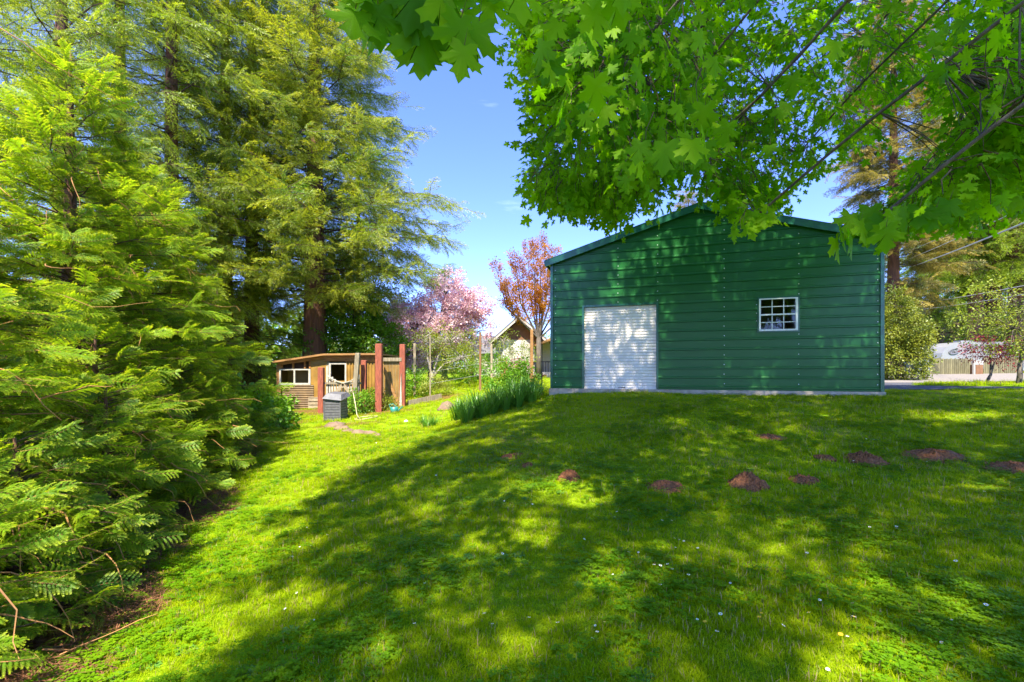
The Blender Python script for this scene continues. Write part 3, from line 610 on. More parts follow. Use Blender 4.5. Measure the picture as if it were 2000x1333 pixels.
mb = MB(); mb.box(-.06, BW+.05, -.07, BD+.05, -.30, -.004); bp(mb, 'slab', M['concrete'])
mb = MB()
for u in (.10, 1.72, 2.68, 4.19, 5.74, BW-.08):
    k = 0; z = .06
    while z < top_at(u)-.12:
        if not (DOOR[0]-.02 < u < DOOR[1]-.03 and z < DOOR[3]) and not (WIN[0] < u < WIN[1] and WIN[2] < z < WIN[3]):
            uu = u+random.uniform(-.004, .004); mb.tube([(uu, -.001, z), (uu, -.010, z)], .011, .009, 6)
        z += (.09, .1386)[k % 2]; k += 1
for z in (1.45, 1.62, 1.8, 2.0): mb.tube([(WIN[0]-.05, -.001, z), (WIN[0]-.05, -.011, z)], .011, .009, 6)
bp(mb, 'screws', M['screw'])['kind'] = 'stuff'
# roll-up door
door = link('roll_up_door', None, barn, False)
mb = MB(); n = 28; hh = DOOR[3]/n; vs = []; zz_ = []
for i in range(n):
    for f_, y in ((0, .050), (.22, .034), (.68, .034), (.86, .050)): zz_.append((i*hh+f_*hh, y))
zz_.append((DOOR[3], .05))
for z, y in zz_: vs += [(DOOR[0]+.01, y, z), (DOOR[1]-.01, y, z)]
mb.add(vs, [(2*i, 2*i+1, 2*i+3, 2*i+2) for i in range(len(zz_)-1)])
dc = bp(mb, 'roll_up_door', M['door_white']); bpy.data.objects.remove(door); dc.name = 'roll_up_door'
mb = MB(); mb.box(DOOR[0]+.01, DOOR[1]-.01, .02, .05, .0, .05); bp(mb, 'bottom_bar', M['door_white'], parent=dc)
mb = MB(); mb.box(1.72, 1.9, .005, .02, .03, .045); bp(mb, 'handle', M['black_metal'], parent=dc)
for (x0, x1, z0, z1) in ((DOOR[0]-.04, DOOR[0]+.012, 0, DOOR[3]+.04), (DOOR[1]-.012, DOOR[1]+.04, 0, DOOR[3]+.04), (DOOR[0]+.012, DOOR[1]-.012, DOOR[3]-.012, DOOR[3]+.04)):
    mb = MB(); mb.box(x0, x1, -.026, .055, z0, z1); bp(mb, 'door_jamb', M['green_trim'])
# window
mb = MB(); a, b_, c, d_ = WIN; t = .035
for q in ((a, a+t, c, d_), (b_-t-.01, b_, c, d_), (a+t, b_-t-.01, d_-t*.7, d_), (a+t, b_-t-.01, c, c+t)): mb.box(q[0], q[1], -.03, .03, q[2], q[3])
wn = bp(mb, 'window', M['window_white'])
mb = MB(); zm = (c+d_)/2; mb.box(a+t, b_-t-.01, -.022, .02, zm-.016, zm+.016); bp(mb, 'meeting_rail', M['window_white'], parent=wn)
for i in (1, 2):
    mb = MB(); x = a+t+(b_-a-2*t-.01)*i/3; mb.box(x-.008, x+.008, -.014, .01, c+t, zm-.016); mb.box(x-.008, x+.008, -.014, .01, zm+.016, d_-t*.7); bp(mb, 'muntin', M['window_white'], parent=wn)
for z in ((c+t+zm-.016)/2, (d_-t*.7+zm+.016)/2):
    mb = MB()
    for i in range(3):
        x0 = a+t+(b_-a-2*t-.01)*i/3+.009; x1 = a+t+(b_-a-2*t-.01)*(i+1)/3-.009; mb.box(x0, x1, -.013, .009, z-.008, z+.008)
    bp(mb, 'muntin', M['window_white'], parent=wn)
for i in range(3):
    for z0, z1 in ((c+t, (c+t+zm-.016)/2), ((c+t+zm-.016)/2, zm-.016), (zm+.016, (d_-t*.7+zm+.016)/2), ((d_-t*.7+zm+.016)/2, d_-t*.7)):
        mb = MB(); x0 = a+t+(b_-a-2*t-.01)*i/3; x1 = a+t+(b_-a-2*t-.01)*(i+1)/3; mb.add([(x0, .004, z0), (x1, .004, z0), (x1, .004, z1), (x0, .004, z1)], [(0, 1, 2, 3)]); bp(mb, 'pane', M['glass'], parent=wn)
mb = MB(); mb.box(a+.05, b_-.05, .7, .72, c-.4, d_+.3); bp(mb, 'room_shade_backing', M['dark'])  # added dark sheet; its colour stands for the unlit barn interior
for q in ((a-.035, a-.001, c-.035, d_+.035), (b_+.001, b_+.035, c-.035, d_+.035), (a-.001, b_+.001, d_+.001, d_+.035), (a-.001, b_+.001, c-.035, c-.001)):
    mb = MB(); mb.box(q[0], q[1], -.024, .0, q[2], q[3]); bp(mb, 'window_trim', M['green_trim'])

# ------------------------------------------------------------------ chicken coop, posts, gate
DS = 17.0
def pbox(mb, x0, x1, y0, y1, d, th, dd=0):
    a = P(x0, y1, d); b = P(x1, y0, d); mb.box(a.x, b.x, d+dd, d+dd+th, a.z, b.z)
zg = h1(-7, 17)
coop = empty('chicken_coop', (P(640, 800, DS).x, DS, zg), 'low tan chicken coop with a shallow roof and corrugated lower wall', 'coop')
mb = MB(); pts_ = [P(x, y, DS) for x, y in ((540, 806), (612, 806), (636, 806), (636, 696), (612, 700), (612, 752), (548, 752), (548, 721), (540, 712))]
mb = MB(); pbox(mb, 606, 638, 700, 806, DS, .06); mb.build('wall', M['fibreglass'], coop)
mb = MB(); pbox(mb, 675, 745, 706, 800, DS, .06); mb.build('wall', M['fibreglass'], coop)
for x0 in range(676, 742, 6):
    mb = MB(); pbox(mb, x0, x0+2.2, 706, 798, DS, .03, -.03); mb.build('rib', M['fibreglass'], coop)
mb = MB(); pbox(mb, 638, 675, 744, 806, DS, .06); mb.build('lower_wall', M['fibreglass'], coop)
mb = MB(); pbox(mb, 636, 742, 694, 706, DS, .05, -.08); mb.build('fascia', M['orange_wood'], coop)
mb = MB(); a = [P(546, 708, DS), P(636, 695, DS), P(636, 701, DS), P(546, 714, DS)]; mb.prism([(p.x, p.z) for p in a], DS-.09, DS-.04); mb.build('fascia', M['orange_wood'], coop)
mb = MB(); a = [P(538, 706, DS), P(636, 691.5, DS), P(745, 690.5, DS), P(745, 694, DS), P(636, 695, DS), P(538, 709.5, DS)]; mb.prism([(p.x, p.z) for p in a], DS-.22, DS+2.8); mb.build('roof', M['tan_wood'], coop)
mb = MB(); pbox(mb, 540, 548, 712, 806, DS, .05); mb.build('corner_board', M['tan_wood'], coop)
# corrugated lower wall, horizontal ridges
mb = MB(); vs = []; z0 = P(0, 801, DS).z; z1 = P(0, 752, DS).z; n = 14
for i in range(n*4+1):
    z = z0+(z1-z0)*i/(n*4); y = DS-.02-.014*math.sin(i/4*2*PI); vs += [(P(552, 0, DS).x, y, z), (P(613, 0, DS).x, y, z)]
mb.add(vs, [(2*i, 2*i+1, 2*i+3, 2*i+2) for i in range(n*4)]); mb.build('corrugated_sheet', M['corr_brown'], coop, True)
for x0, x1 in ((548, 552), (571, 574), (594, 597), (604, 607)): mb = MB(); pbox(mb, x0, x1, 706 if x0 > 570 else 712, 720, DS, .06, -.02); mb.build('stud', M['orange_wood'], coop)
mb = MB(); pbox(mb, 548, 607, 706, 721, DS, .02, .10); mb.build('vent_shade_backing', M['dark'], coop)  # dark sheet coloured as the shade behind the vent openings
cw = MB()
for q in ((546, 549, 721, 752), (603, 607, 721, 752), (549, 603, 721, 723.5), (549, 603, 748.5, 752), (574, 577, 723.5, 748.5)): pbox(cw, *q, DS, .06, -.03)
cwo = cw.build('window', M['white_wood'], coop)
for q in ((549, 574), (577, 603)): mb = MB(); pbox(mb, *q, 723.5, 748.5, DS, .006, 0); mb.build('pane', M['smoky_glass'], cwo)
mb = MB(); pbox(mb, 549, 603, 718, 752, DS, .02, .5); mb.build('inner_curtain', M['fibreglass'], coop)
df = MB()
for q in ((643, 646.5, 709, 800), (674, 677, 709, 746), (646.5, 674, 709, 712)): pbox(df, *q, DS, .07, -.035)
df.build('door_frame', M['white_wood'], coop)
mb = MB(); pbox(mb, 638, 643, 706, 800, DS, .05); mb.build('wall', M['grey_wood'], coop)
mb = MB(); pbox(mb, 640, 680, 700, 806, DS, .03, 2.0); mb.build('doorway_shade_backing', M['dark'], coop)  # dark sheet whose colour supplies the shade inside the doorway
for q in ((540, 543, 712, 806), (742, 745, 700, 800)): mb = MB(); pbox(mb, *q, DS+.05, 2.6); mb.build('side_wall', M['fibreglass'], coop)
mb = MB(); pbox(mb, 540, 745, 700, 806, DS, .04, 2.68); mb.build('back_wall', M['fibreglass'], coop)

def post(name, label, pxc, wpx, ytop, d, m, cat='post', group=None, lean=0, sq=True, th=None):
    x = (pxc-1000)/900*d; wd = wpx/900*d; zt = P(0, ytop, d).z; zb = h1(x, d)-.15; th = th or wd
    mb = MB(); xt = x+lean/900*d
    if sq:
        vs = []
        for (cx_, cz) in ((x, zb), (xt, zt-.015)):
            vs += [(cx_-wd/2, d-th/2, cz), (cx_+wd/2, d-th/2, cz), (cx_+wd/2, d+th/2, cz), (cx_-wd/2, d+th/2, cz)]
        vs += [(xt-wd*.4, d-th*.4, zt), (xt+wd*.4, d-th*.4, zt), (xt+wd*.4, d+th*.4, zt), (xt-wd*.4, d+th*.4, zt)]
        mb.add(vs, [(0, 3, 2, 1), (8, 9, 10, 11)]+[(i, (i+1) % 4, (i+1) % 4+4, i+4) for i in range(4)]+[(i+4, (i+1) % 4+4, (i+1) % 4+8, i+8) for i in range(4)])
    else: mb.tube([(x, d, zb), (x+.01, d, (zb+zt)/2), (xt, d, zt)], wd/2, wd/2*.8, 8)
    o = mb.build(name, M[m]); return tag(o, label, cat, group)
GP = 'red stained posts around the coop yard'
post('red_post', 'short red post left of the picket gate', 627.5, 10, 718, 16.0, 'red_post', group=GP)
post('red_post', 'short red post right of the picket gate', 711, 9.5, 704, 16.2, 'red_post', group=GP)
post('red_post', 'tallest red post, nearest the compost bin', 740.5, 12, 672, 15.3, 'red_post', group=GP)
post('red_post', 'tall red post at the right end of the wire panel', 786.5, 10, 673, 16.0, 'red_post', group=GP)
post('leaning_post', 'grey weathered post leaning right beside the picket gate', 690, 8, 690, 15.8, 'grey_wood', lean=9)
GW = 'bare wooden garden fence posts'
post('garden_post', 'thin brown garden post right behind the red posts', 810, 4.5, 671, 18.5, 'pale_wood', group=GW)
post('garden_post', 'slim pale pole with a crooked branch tied to its top', 840, 2.6, 655, 17, 'pale_wood', group=GW, sq=False)
post('garden_post', 'thin dark stake between the cherry and the small fruit tree', 938, 4, 650, 17.5, 'brown_trim', group=GW)
post('garden_post', 'pale round post left of the small yellow green tree', 960, 5.5, 672, 17.5, 'pale_wood', group=GW, sq=False)
post('garden_post', 'tall square brown post nearest the barn corner', 1038.5, 5.5, 644, 16.5, 'tan_wood', group=GW)
post('metal_pole', 'thin black metal pole standing just left of the barn', 1058, 2.2, 610, 13.2, 'black_metal', sq=False)
# panel between the tall red posts
pn = empty('wire_panel', (P(765, 795, 15.9).x, 15.9, h1(-4.1, 15.9)), 'tan screened panel with diagonal brace between the two tall red posts', 'fence panel')
mb = MB(); pbox(mb, 747, 784, 699, 706, 15.9, .06); mb.build('top_rail', M['grey_wood'], pn)
mb = MB(); pbox(mb, 748, 783, 706, 797, 15.98, .02); mb.build('screen', M['fibreglass'], pn)
mb = MB(); mb.bar(P(748, 716, 15.9), P(780, 794, 15.9), .09, .05, up=Vector((0, 1, 0))); mb.build('brace', M['tan_wood'], pn)
mb = MB(); a = [P(783.5, 728, 15.88), P(785, 795, 15.88), P(780, 795, 15.88)]; mb.prism([(p.x, p.z) for p in a], 15.86, 15.9); mb.build('stile', M['white_wood'], pn)
mb = MB()
for i in range(12): pbox(mb, 749+i*2.9, 749.5+i*2.9, 706, 797, 15.96, .004)
mb.build('wires', M['grey_wood'], pn)['kind'] = 'stuff'
# picket gate
pg = empty('picket_gate', (P(665, 790, 16.1).x, 16.1, h1(-6, 16.1)), 'low weathered picket gate with scalloped top and V brace', 'gate')
for i, x in enumerate(np.arange(637, 703, 5.2)):
    t = (x-637)/66; top = 722+26*math.sin(PI*t)**.8 if t > .06 else 716
    if t > .9: top = 732
    mb = MB(); pbox(mb, x, x+3.2, top, 792, 16.1, .025); mb.build('picket', M['white_wood'], pn if False else pg)
for q in ((631, 706, 747, 751), (634, 706, 776, 780)): mb = MB(); pbox(mb, *q, 16.05, .045); mb.build('rail', M['grey_wood'], pg)
for a, b in (((671, 750), (654, 768)), ((669, 750), (690, 776))): mb = MB(); mb.bar(P(*a, 16.0), P(*b, 16.0), .10, .04, up=Vector((0, 1, 0))); mb.build('brace', M['pale_wood'], pg)
sc_pts = [P(640+3.2*i, 735+13*math.sin(PI*i/19), 16.02) for i in range(20)]
mb = MB(); mb.tube(sc_pts, .022, .022, 4); mb.build('scallop_trim', M['white_wood'], pg)
# compost bin
cb = G(652, 823); d = cb.y
bn = empty('compost_bin', cb, 'grey slatted compost bin with slanted lid in front of the coop', 'compost bin')
s_ = d/900; wx = 32*s_; hb = 44*s_; x0 = cb.x-19*s_
mb = MB(); mb.prism([(x0+.01, cb.z-.03), (x0+wx-.01, cb.z-.03), (x0+wx-.03, cb.z+hb), (x0+.03, cb.z+hb)], d+.02, d+.62); mb.build('bin_core', M['bin_side'], bn)
for i in range(8):
    mb = MB(); z0 = cb.z+.02+i*(hb-.03)/8; ins = .02*(i/8)
    mb.box(x0+ins, x0+wx-ins, d-.005, d+.02, z0, z0+(hb-.03)/8-.014); mb.build('slat', M['bin_grey'], bn)
    mb = MB(); mb.box(x0+wx-.008-ins, x0+wx+.014-ins, d+.03, d+.60, z0, z0+(hb-.03)/8-.014); mb.build('slat', M['bin_grey'], bn)
for x in (x0-.012, x0+wx-.02): mb = MB(); mb.box(x, x+.03, d-.02, d+.02, cb.z-.02, cb.z+hb); mb.build('corner_strip', M['bin_grey'], bn)
mb = MB(); vs = [(x0-.04, d-.06, cb.z+hb), (x0+wx+.04, d-.06, cb.z+hb-.06), (x0+wx+.08, d+.68, cb.z+hb+.05), (x0, d+.68, cb.z+hb+.12), (x0+.05, d+.1, cb.z+hb+.16), (x0+wx-.02, d+.1, cb.z+hb+.11), (x0+wx+.0, d+.6, cb.z+hb+.17), (x0+.08, d+.6, cb.z+hb+.19)]
mb.add(vs, [(3, 2, 1, 0), (4, 5, 6, 7), (0, 1, 5, 4), (1, 2, 6, 5), (2, 3, 7, 6), (3, 0, 4, 7)]); mb.build('lid', M['bin_grey'], bn)
# cinder block, wood crate, teal pot, hose, rocks, raised bed boards
c = G(595, 798); cbk = empty('cinder_block', c, 'small grey cinder block on the ground under the coop window', 'concrete block')
mb = MB()
for q in ((0, .04), (.18, .22), (.36, .40)): mb.box(c.x-.2+q[0], c.x-.2+q[1], c.y, c.y+.2, c.z+.04, c.z+.16)
mb.box(c.x-.2, c.x+.2, c.y, c.y+.2, c.z, c.z+.04); mb.box(c.x-.2, c.x+.2, c.y, c.y+.2, c.z+.16, c.z+.2); mb.build('shell', M['concrete'], cbk)
mb = MB(); mb.box(c.x-.19, c.x+.19, c.y+.17, c.y+.19, c.z+.04, c.z+.16); mb.build('web', M['concrete'], cbk)
c = G(613, 799); ct = empty('wooden_crate', c, 'pale slatted wooden crate between cinder block and red post', 'crate')
for i in range(3): mb = MB(); mb.box(c.x-.2, c.x+.2, c.y-.03, c.y, c.z+.02+i*.13, c.z+.12+i*.13); mb.build('slat', M['pale_wood'], ct)
for x in (c.x-.19, c.x+.15): mb = MB(); mb.box(x, x+.04, c.y, c.y+.3, c.z, c.z+.4); mb.build('corner', M['pale_wood'], ct)
mb = MB(); mb.box(c.x-.2, c.x+.2, c.y-.01, c.y+.3, c.z+.402, c.z+.42); mb.build('top_board', M['pale_wood'], ct)
c = G(770, 808); wc = empty('watering_can', c, 'small teal watering can on the grass by the red post', 'watering can')
mb = MB(); mb.tube([(c.x, c.y, c.z), (c.x, c.y, c.z+.2)], .10, .13, 12); mb.build('body', M['teal'], wc, True)
mb = MB(); mb.tube([(c.x+.1, c.y, c.z+.06), (c.x+.2, c.y-.02, c.z+.16), (c.x+.28, c.y-.03, c.z+.22)], .025, .015, 6); mb.build('spout', M['teal'], wc)
mb = MB(); mb.tube([(c.x-.13, c.y, c.z+.19), (c.x-.16, c.y, c.z+.27), (c.x-.05, c.y, c.z+.31), (c.x+.08, c.y, c.z+.2)], .012, .012, 6); mb.build('handle', M['teal'], wc)
mb = MB(); c = G(715, 818); pth = [P(690, 768, 14.6), P(694, 790, 14.4), P(697, 810, 14.2), Vector(G(703, 822))+Vector((0, 0, .03))]
for i in range(46): a = i/46*2*PI*2.4; pth.append(Vector((c.x+math.cos(a+3)*.33, c.y+math.sin(a+3)*.28, 0)))
for p in pth[4:]: p.z = h1(p.x, p.y)+.03
mb.tube(pth, .013, .013, 6); tag(mb.build('garden_hose', M['hose'], None, True), 'pale garden hose hanging down and coiled right of the compost bin', 'hose')
def rock(c, r, seed, m, name, label, cat, group=None, fl=.6):
    random.seed(seed); mb = MB(); n = 9; k = 6; vs = []; fs = []
    ph = [random.uniform(0, 6) for _ in range(5)]
    for i in range(k+1):
        th = PI*i/k
        for j in range(n):
            a = 2*PI*j/n; q = 1+.18*math.sin(2*a+ph[0]+th)+.12*math.sin(3*a+ph[1])+.1*math.sin(th*4+ph[2]+a)
            vs.append((c[0]+r*q*math.sin(th)*math.cos(a), c[1]+r*.8*q*math.sin(th)*math.sin(a), c[2]+r*fl*q*math.cos(th)))
    for i in range(k):
        for j in range(n): fs.append((i*n+j, (i+1)*n+j, (i+1)*n+(j+1) % n, i*n+(j+1) % n))
    mb.add(vs, fs); return tag(mb.build(name, m, None, True), label, cat, group)
for i, (px, py, r) in enumerate(((655, 833, .26), (668, 839, .2), (680, 844, .15), (702, 848, .2), (722, 849, .18), (737, 852, .12))):
    rock(G(px, py), r, i, M['rock'], 'rock', ('largest flat rock at the left end of the row below the compost bin', 'second rock of the row, tucked against the largest', 'small dark rock in the middle of the row', 'pale rock right of the dark gap in the row', 'rounded pale rock near the right end of the row', 'smallest rock at the right end of the row')[i], 'rock', 'rocks edging the bank below the compost bin', .45)
rock(G(793, 824), .07, 9, M['window_white'], 'white_stone', 'small white stone lying alone on the sunny grass', 'stone')
rock(G(873, 800), .3, 12, M['rock'], 'rock', 'grey boulder at the left end of the daylilies', 'rock', None, .7)
a = G(797, 793); b = G(862, 779); mb = MB(); mb.bar(a+Vector((0, 0, .08)), b+Vector((0, 0, .08)), .05, .2); tag(mb.build('bed_board', M['grey_wood']), 'long weathered board edging the raised garden bed', 'board')
# garden fence wires
mb = MB()
for za in (1.0, 1.7, 2.3):
    q = [Vector(((x-1000)/900*dd, dd, 0)) for x, dd in ((840, 17), (938, 17.5), (960, 17.5), (1038, 16.5))]
    for i in range(3): mb.tube([q[i]+Vector((0, 0, h1(q[i].x, q[i].y)+za*.62)), q[i+1]+Vector((0, 0, h1(q[i+1].x, q[i+1].y)+za*.62))], .004, .004, 4)
tag(mb.build('fence_wire', M['cable']), 'thin wires strung between the garden posts', 'wire fence')
mb = MB(); mb.tube([P(833, 657, 17), P(838, 654, 17), P(842, 650, 17), P(850, 643, 17)], .02, .008, 5); mb.tube([P(835, 646, 17), P(840, 652, 17)], .01, .01, 4)
tag(mb.build('crooked_branch', M['bark_pale']), 'crooked pale branch fixed to the top of the slim pole', 'branch')

# ------------------------------------------------------------------ cream house behind the garden
DH = 31.0; hx = lambda px, d=DH: (px-1000)/900*d; hz = lambda py, d=DH: P(0, py, d).z; zg = h1(1, DH)-.1
hs = empty('house', (hx(1015), DH, zg), 'cream two storey house with brown gable behind the garden', 'house')
mb = MB(); mb.box(hx(968), hx(1120), DH, DH+6, zg, hz(662)); mb.build('wall', M['house_wall'], hs)
for i in range(20):
    z = zg+.12+i*.17
    if z < hz(664): mb = MB(); mb.box(hx(968)-.005, hx(1120), DH-.022, DH, z, z+.15); mb.build('clapboard', M['house_wall'], hs)
mb = MB(); mb.prism([(hx(970), hz(664)), (hx(1058), hz(664)), (hx(1014), hz(625))], DH-.03, DH+6); mb.build('gable', M['brown_trim'], hs)
for a, b in (((956, 668), (1014, 617)), ((1014, 617), (1072, 668))): mb = MB(); mb.prism([(hx(a[0]), hz(a[1])), (hx(b[0]), hz(b[1])), (hx(b[0]), hz(b[1]+5)), (hx(a[0]), hz(a[1]+5))], DH-.7, DH+6.3); mb.build('roof', M['roof_shingle'], hs)
for a, b in (((957, 671), (1014, 621)), ((1014, 621), (1071, 671))): mb = MB(); mb.prism([(hx(a[0]), hz(a[1])), (hx(b[0]), hz(b[1])), (hx(b[0]), hz(b[1]+4)), (hx(a[0]), hz(a[1]+4))], DH-.75, DH-.71); mb.build('barge_board', M['white_wood'], hs)
for (x0, x1, y0, y1) in ((982, 994, 668, 700), (1003, 1017, 668, 700)):
    f = MB(); f.box(hx(x0), hx(x1), DH-.06, DH-.025, hz(y1), hz(y0)); fo = f.build('window', M['window_white'], hs)
    f = MB(); f.box(hx(x0+1.5), hx(x1-1.5), DH-.07, DH-.061, hz(y1-2), hz(y0+2)); f.build('pane', M['rv_grey'], fo)
mb = MB(); mb.box(hx(976), hx(992), DH-.05, DH-.024, zg, hz(704)); mb.build('door', M['red_post'], hs)
mb = MB(); mb.box(hx(1030), hx(1110), DH-2.2, DH-.03, zg, hz(727)); mb.build('porch_floor', M['white_wood'], hs)
mb = MB(); mb.prism([(hx(1034), hz(680)), (hx(1070), hz(666)), (hx(1110), hz(680)), (hx(1110), hz(683)), (hx(1070), hz(670)), (hx(1034), hz(683))], DH-2.4, DH-.03); mb.build('porch_roof', M['tan_wood'], hs)
DP = DH-2.2
for i in range(9): mb = MB(); x = hx(1040+i*5, DP); mb.box(x, x+.05, DP, DP+.05, hz(727, DP), hz(708, DP)); mb.build('baluster', M['black_metal'], hs)
mb = MB(); mb.box(hx(1038, DP), hx(1095, DP), DP-.01, DP+.07, hz(708, DP), hz(705.5, DP)); mb.build('handrail', M['black_metal'], hs)
for px in (1041, 1052): mb = MB(); x = hx(px, DP); mb.box(x, x+.1, DP+.1, DP+.2, hz(727, DP), hz(676, DP)); mb.build('porch_post', M['white_wood'], hs)
for i in range(3): mb = MB(); mb.box(hx(1030), hx(1062), DH-2.5-i*.3, DH-2.2-i*.3, zg, hz(727)-.16*(i+1)); mb.build('step', M['brown_trim'], hs)
lt = MB()
for i in range(7):
    for sgn in (1, -1): lt.bar(P(1041+i*1.6, 662 if sgn > 0 else 684, DH-.2), P(1047+i*1.6-3, 684 if sgn > 0 else 662, DH-.2), .025, .02, up=Vector((0, 1, 0)))
lt.build('lattice', M['brown_trim'], hs)['kind'] = 'stuff'
DF = 40.0; nb = empty('far_house', (hx(950, DF), DF, h1(-2, DF)), 'far pale house with a long grey shingle roof', 'house')
mb = MB(); mb.box(hx(925, DF), hx(985, DF), DF, DF+5, h1(-2, DF)-.2, hz(690, DF)); mb.build('wall', M['house_wall'], nb)
mb = MB(); mb.add([(hx(920, DF), DF-.3, hz(691, DF)), (hx(990, DF), DF-.3, hz(691, DF)), (hx(984, DF), DF+2.5, hz(652, DF)), (hx(930, DF), DF+2.5, hz(652, DF)), (hx(920, DF), DF+5.3, hz(691, DF)), (hx(990, DF), DF+5.3, hz(691, DF))], [(0, 1, 2, 3), (3, 2, 5, 4), (0, 3, 4), (1, 5, 2)]); mb.build('roof', M['roof_shingle'], nb)
mb = MB(); mb.box(hx(952, DF), hx(962, DF), DF-.04, DF-.005, hz(712, DF), hz(696, DF)); mb.build('window', M['rv_grey'], nb)

# ------------------------------------------------------------------ beyond the driveway: fence, gate, camper, cables
def picket_fence(px0, px1, d, ytop, label, step=3.6):
    x0 = (px0-1000)/900*d; x1 = (px1-1000)/900*d; zb = h1((x0+x1)/2, d); zt = P(0, ytop, d).z; n = int((x1-x0)/.125)
    r = empty('board_fence', ((x0+x1)/2, d, zb), label, 'fence')
    me = None
    for i in range(n):
        x = x0+(x1-x0)*i/n; mb = MB(); t = zt+random.uniform(-.03, .03); mb.prism([(x+.006, zb-.02), (x+.115, zb-.02), (x+.115, t-.02), (x+.06, t+.015), (x+.006, t-.02)], d-.012, d+.012); mb.build('board', M['fence_wood'], r)
    for z in (zb+.25, zt-.25): mb = MB(); mb.box(x0, x1, d+.014, d+.06, z, z+.08); mb.build('rail', M['fence_wood'], r)
M['fence_wood'] = mat('mossy_fence_board', (.19,.17,.085), (.11,.10,.045), .9, 5, .4, stretch=(4,4,.6), objvar=.25)
picket_fence(1816, 1900, 29, 701, 'mossy board fence left of the white gatepost')
picket_fence(1921, 1990, 29, 698, 'mossy board fence behind the ornamental tree')
r = empty('farm_gate', ((1795-1000)/900*28.5, 28.5, h1(25, 28.5)), 'grey metal tube gate beside the laurel bush', 'gate')
for i in range(5): mb = MB(); mb.tube([P(1775, 706+i*5.5, 28.5), P(1815, 706+i*5.5, 28.5)], .022, .022, 6); mb.build('rail', M['cable'], r)
for px in (1776, 1795, 1814): mb = MB(); mb.tube([P(px, 704, 28.5), P(px, 731, 28.5)], .028, .028, 6); mb.build('upright', M['cable'], r)
mb = MB(); mb.bar(P(1776, 717, 25), P(1784, 742, 25), .07, .07); tag(mb.build('leaning_board', M['pale_wood']), 'short pale board leaning on the gravel by the laurel bush', 'board')
r = empty('mail_stand', (P(1912, 731, 28).x, 28, h1(28, 28)), 'white post with brown box between the two board fences', 'mailbox')
mb = MB(); mb.box(P(1902, 0, 28).x, P(1905, 0, 28).x, 28, 28.1, h1(28, 28), P(0, 704, 28).z); mb.build('post', M['white_wood'], r)
mb = MB(); mb.box(P(1905.5, 0, 28).x, P(1922, 0, 28).x, 28, 28.3, P(0, 712, 28).z, P(0, 705, 28).z); mb.build('sign_board', M['white_wood'], r)
mb = MB(); mb.box(P(1907, 0, 28).x, P(1921, 0, 28).x, 28.02, 28.4, h1(28, 28), P(0, 713, 28).z); mb.build('box', M['brown_trim'], r)
# camper
DR = 34.0; rx = lambda px: (px-1000)/900*DR; rz = lambda py: P(0, py, DR).z
rv = empty('camper', (rx(1920), DR, h1(34, DR)), 'large white camper trailer with curved nose behind the board fence', 'camper')
body = [(1838, 700), (1841, 690), (1850, 678), (1866, 671), (1885, 668), (2075, 668), (2078, 672), (2078, 724), (1850, 724), (1838, 716)]
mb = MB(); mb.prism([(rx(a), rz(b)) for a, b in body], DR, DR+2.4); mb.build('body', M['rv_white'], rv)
sw = [(1880, 690), (1887, 681), (1898, 677), (1915, 676), (1950, 676), (1950, 679), (1915, 679), (1900, 681), (1890, 686), (1884, 694)]
mb = MB(); mb.prism([(rx(a), rz(b)) for a, b in sw], DR-.012, DR-.004); mb.build('swoosh_stripe', M['rv_grey'], rv)
mb = MB(); mb.prism([(rx(a), rz(b)) for a, b in ((1960, 680), (1985, 680), (1985, 694), (1960, 694))], DR-.014, DR-.004); mb.build('window', M['rv_grey'], rv)
# oval emblem with a script-like scrawl
mb = MB(); oc = [(1862.5+10*math.cos(t)*.95, 687+4.6*math.sin(t)-.18*10*math.cos(t)) for t in np.linspace(.5, 5.6, 22)]
mb.tube([Vector((rx(a), DR-.02, rz(b))) for a, b in oc], .06, .03, 5)
mb.tube([Vector((rx(a), DR-.02, rz(b))) for a, b in ((1857, 690), (1859, 684), (1861, 685), (1860, 690), (1863, 686), (1864, 690), (1867, 685), (1866, 689), (1870, 685), (1872, 686))], .05, .035, 5)
mb.build('emblem', M['rv_grey'], rv)
for px in (1930, 1950): mb = MB(); mb.tube([Vector((rx(px), DR-.02, rz(724))), Vector((rx(px), DR+.25, rz(724)))], .36, .36, 16); mb.build('wheel', M['rubber'], rv)
mb = MB(); mb.box(rx(1900), rx(1925), DR+.9, DR+1.5, rz(668), rz(664)); mb.build('roof_vent', M['rv_white'], rv)
dk = empty('outbuilding', (P(1880, 725, 47).x, 47, h1(46, 47)), 'dark reddish brown wooden building in the shade behind the camper', 'building')
a = P(1815, 690, 47); b = P(2010, 612, 47)
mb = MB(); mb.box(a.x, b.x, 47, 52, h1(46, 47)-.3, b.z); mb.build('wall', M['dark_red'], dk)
for i in range(34):
    mb = MB(); x = a.x+(b.x-a.x)*i/34; mb.box(x+.01, x+(b.x-a.x)/34-.01, 46.96, 47, h1(46, 47)-.3, b.z); mb.build('board', M['dark_red'], dk)
mb = MB(); mb.prism([(a.x-.5, b.z-.1), (b.x+.5, b.z-.1), (b.x+.3, b.z+.9), (a.x+1.0, b.z+.9)], 46.4, 52.5); mb.build('roof', M['roof_shingle'], dk)
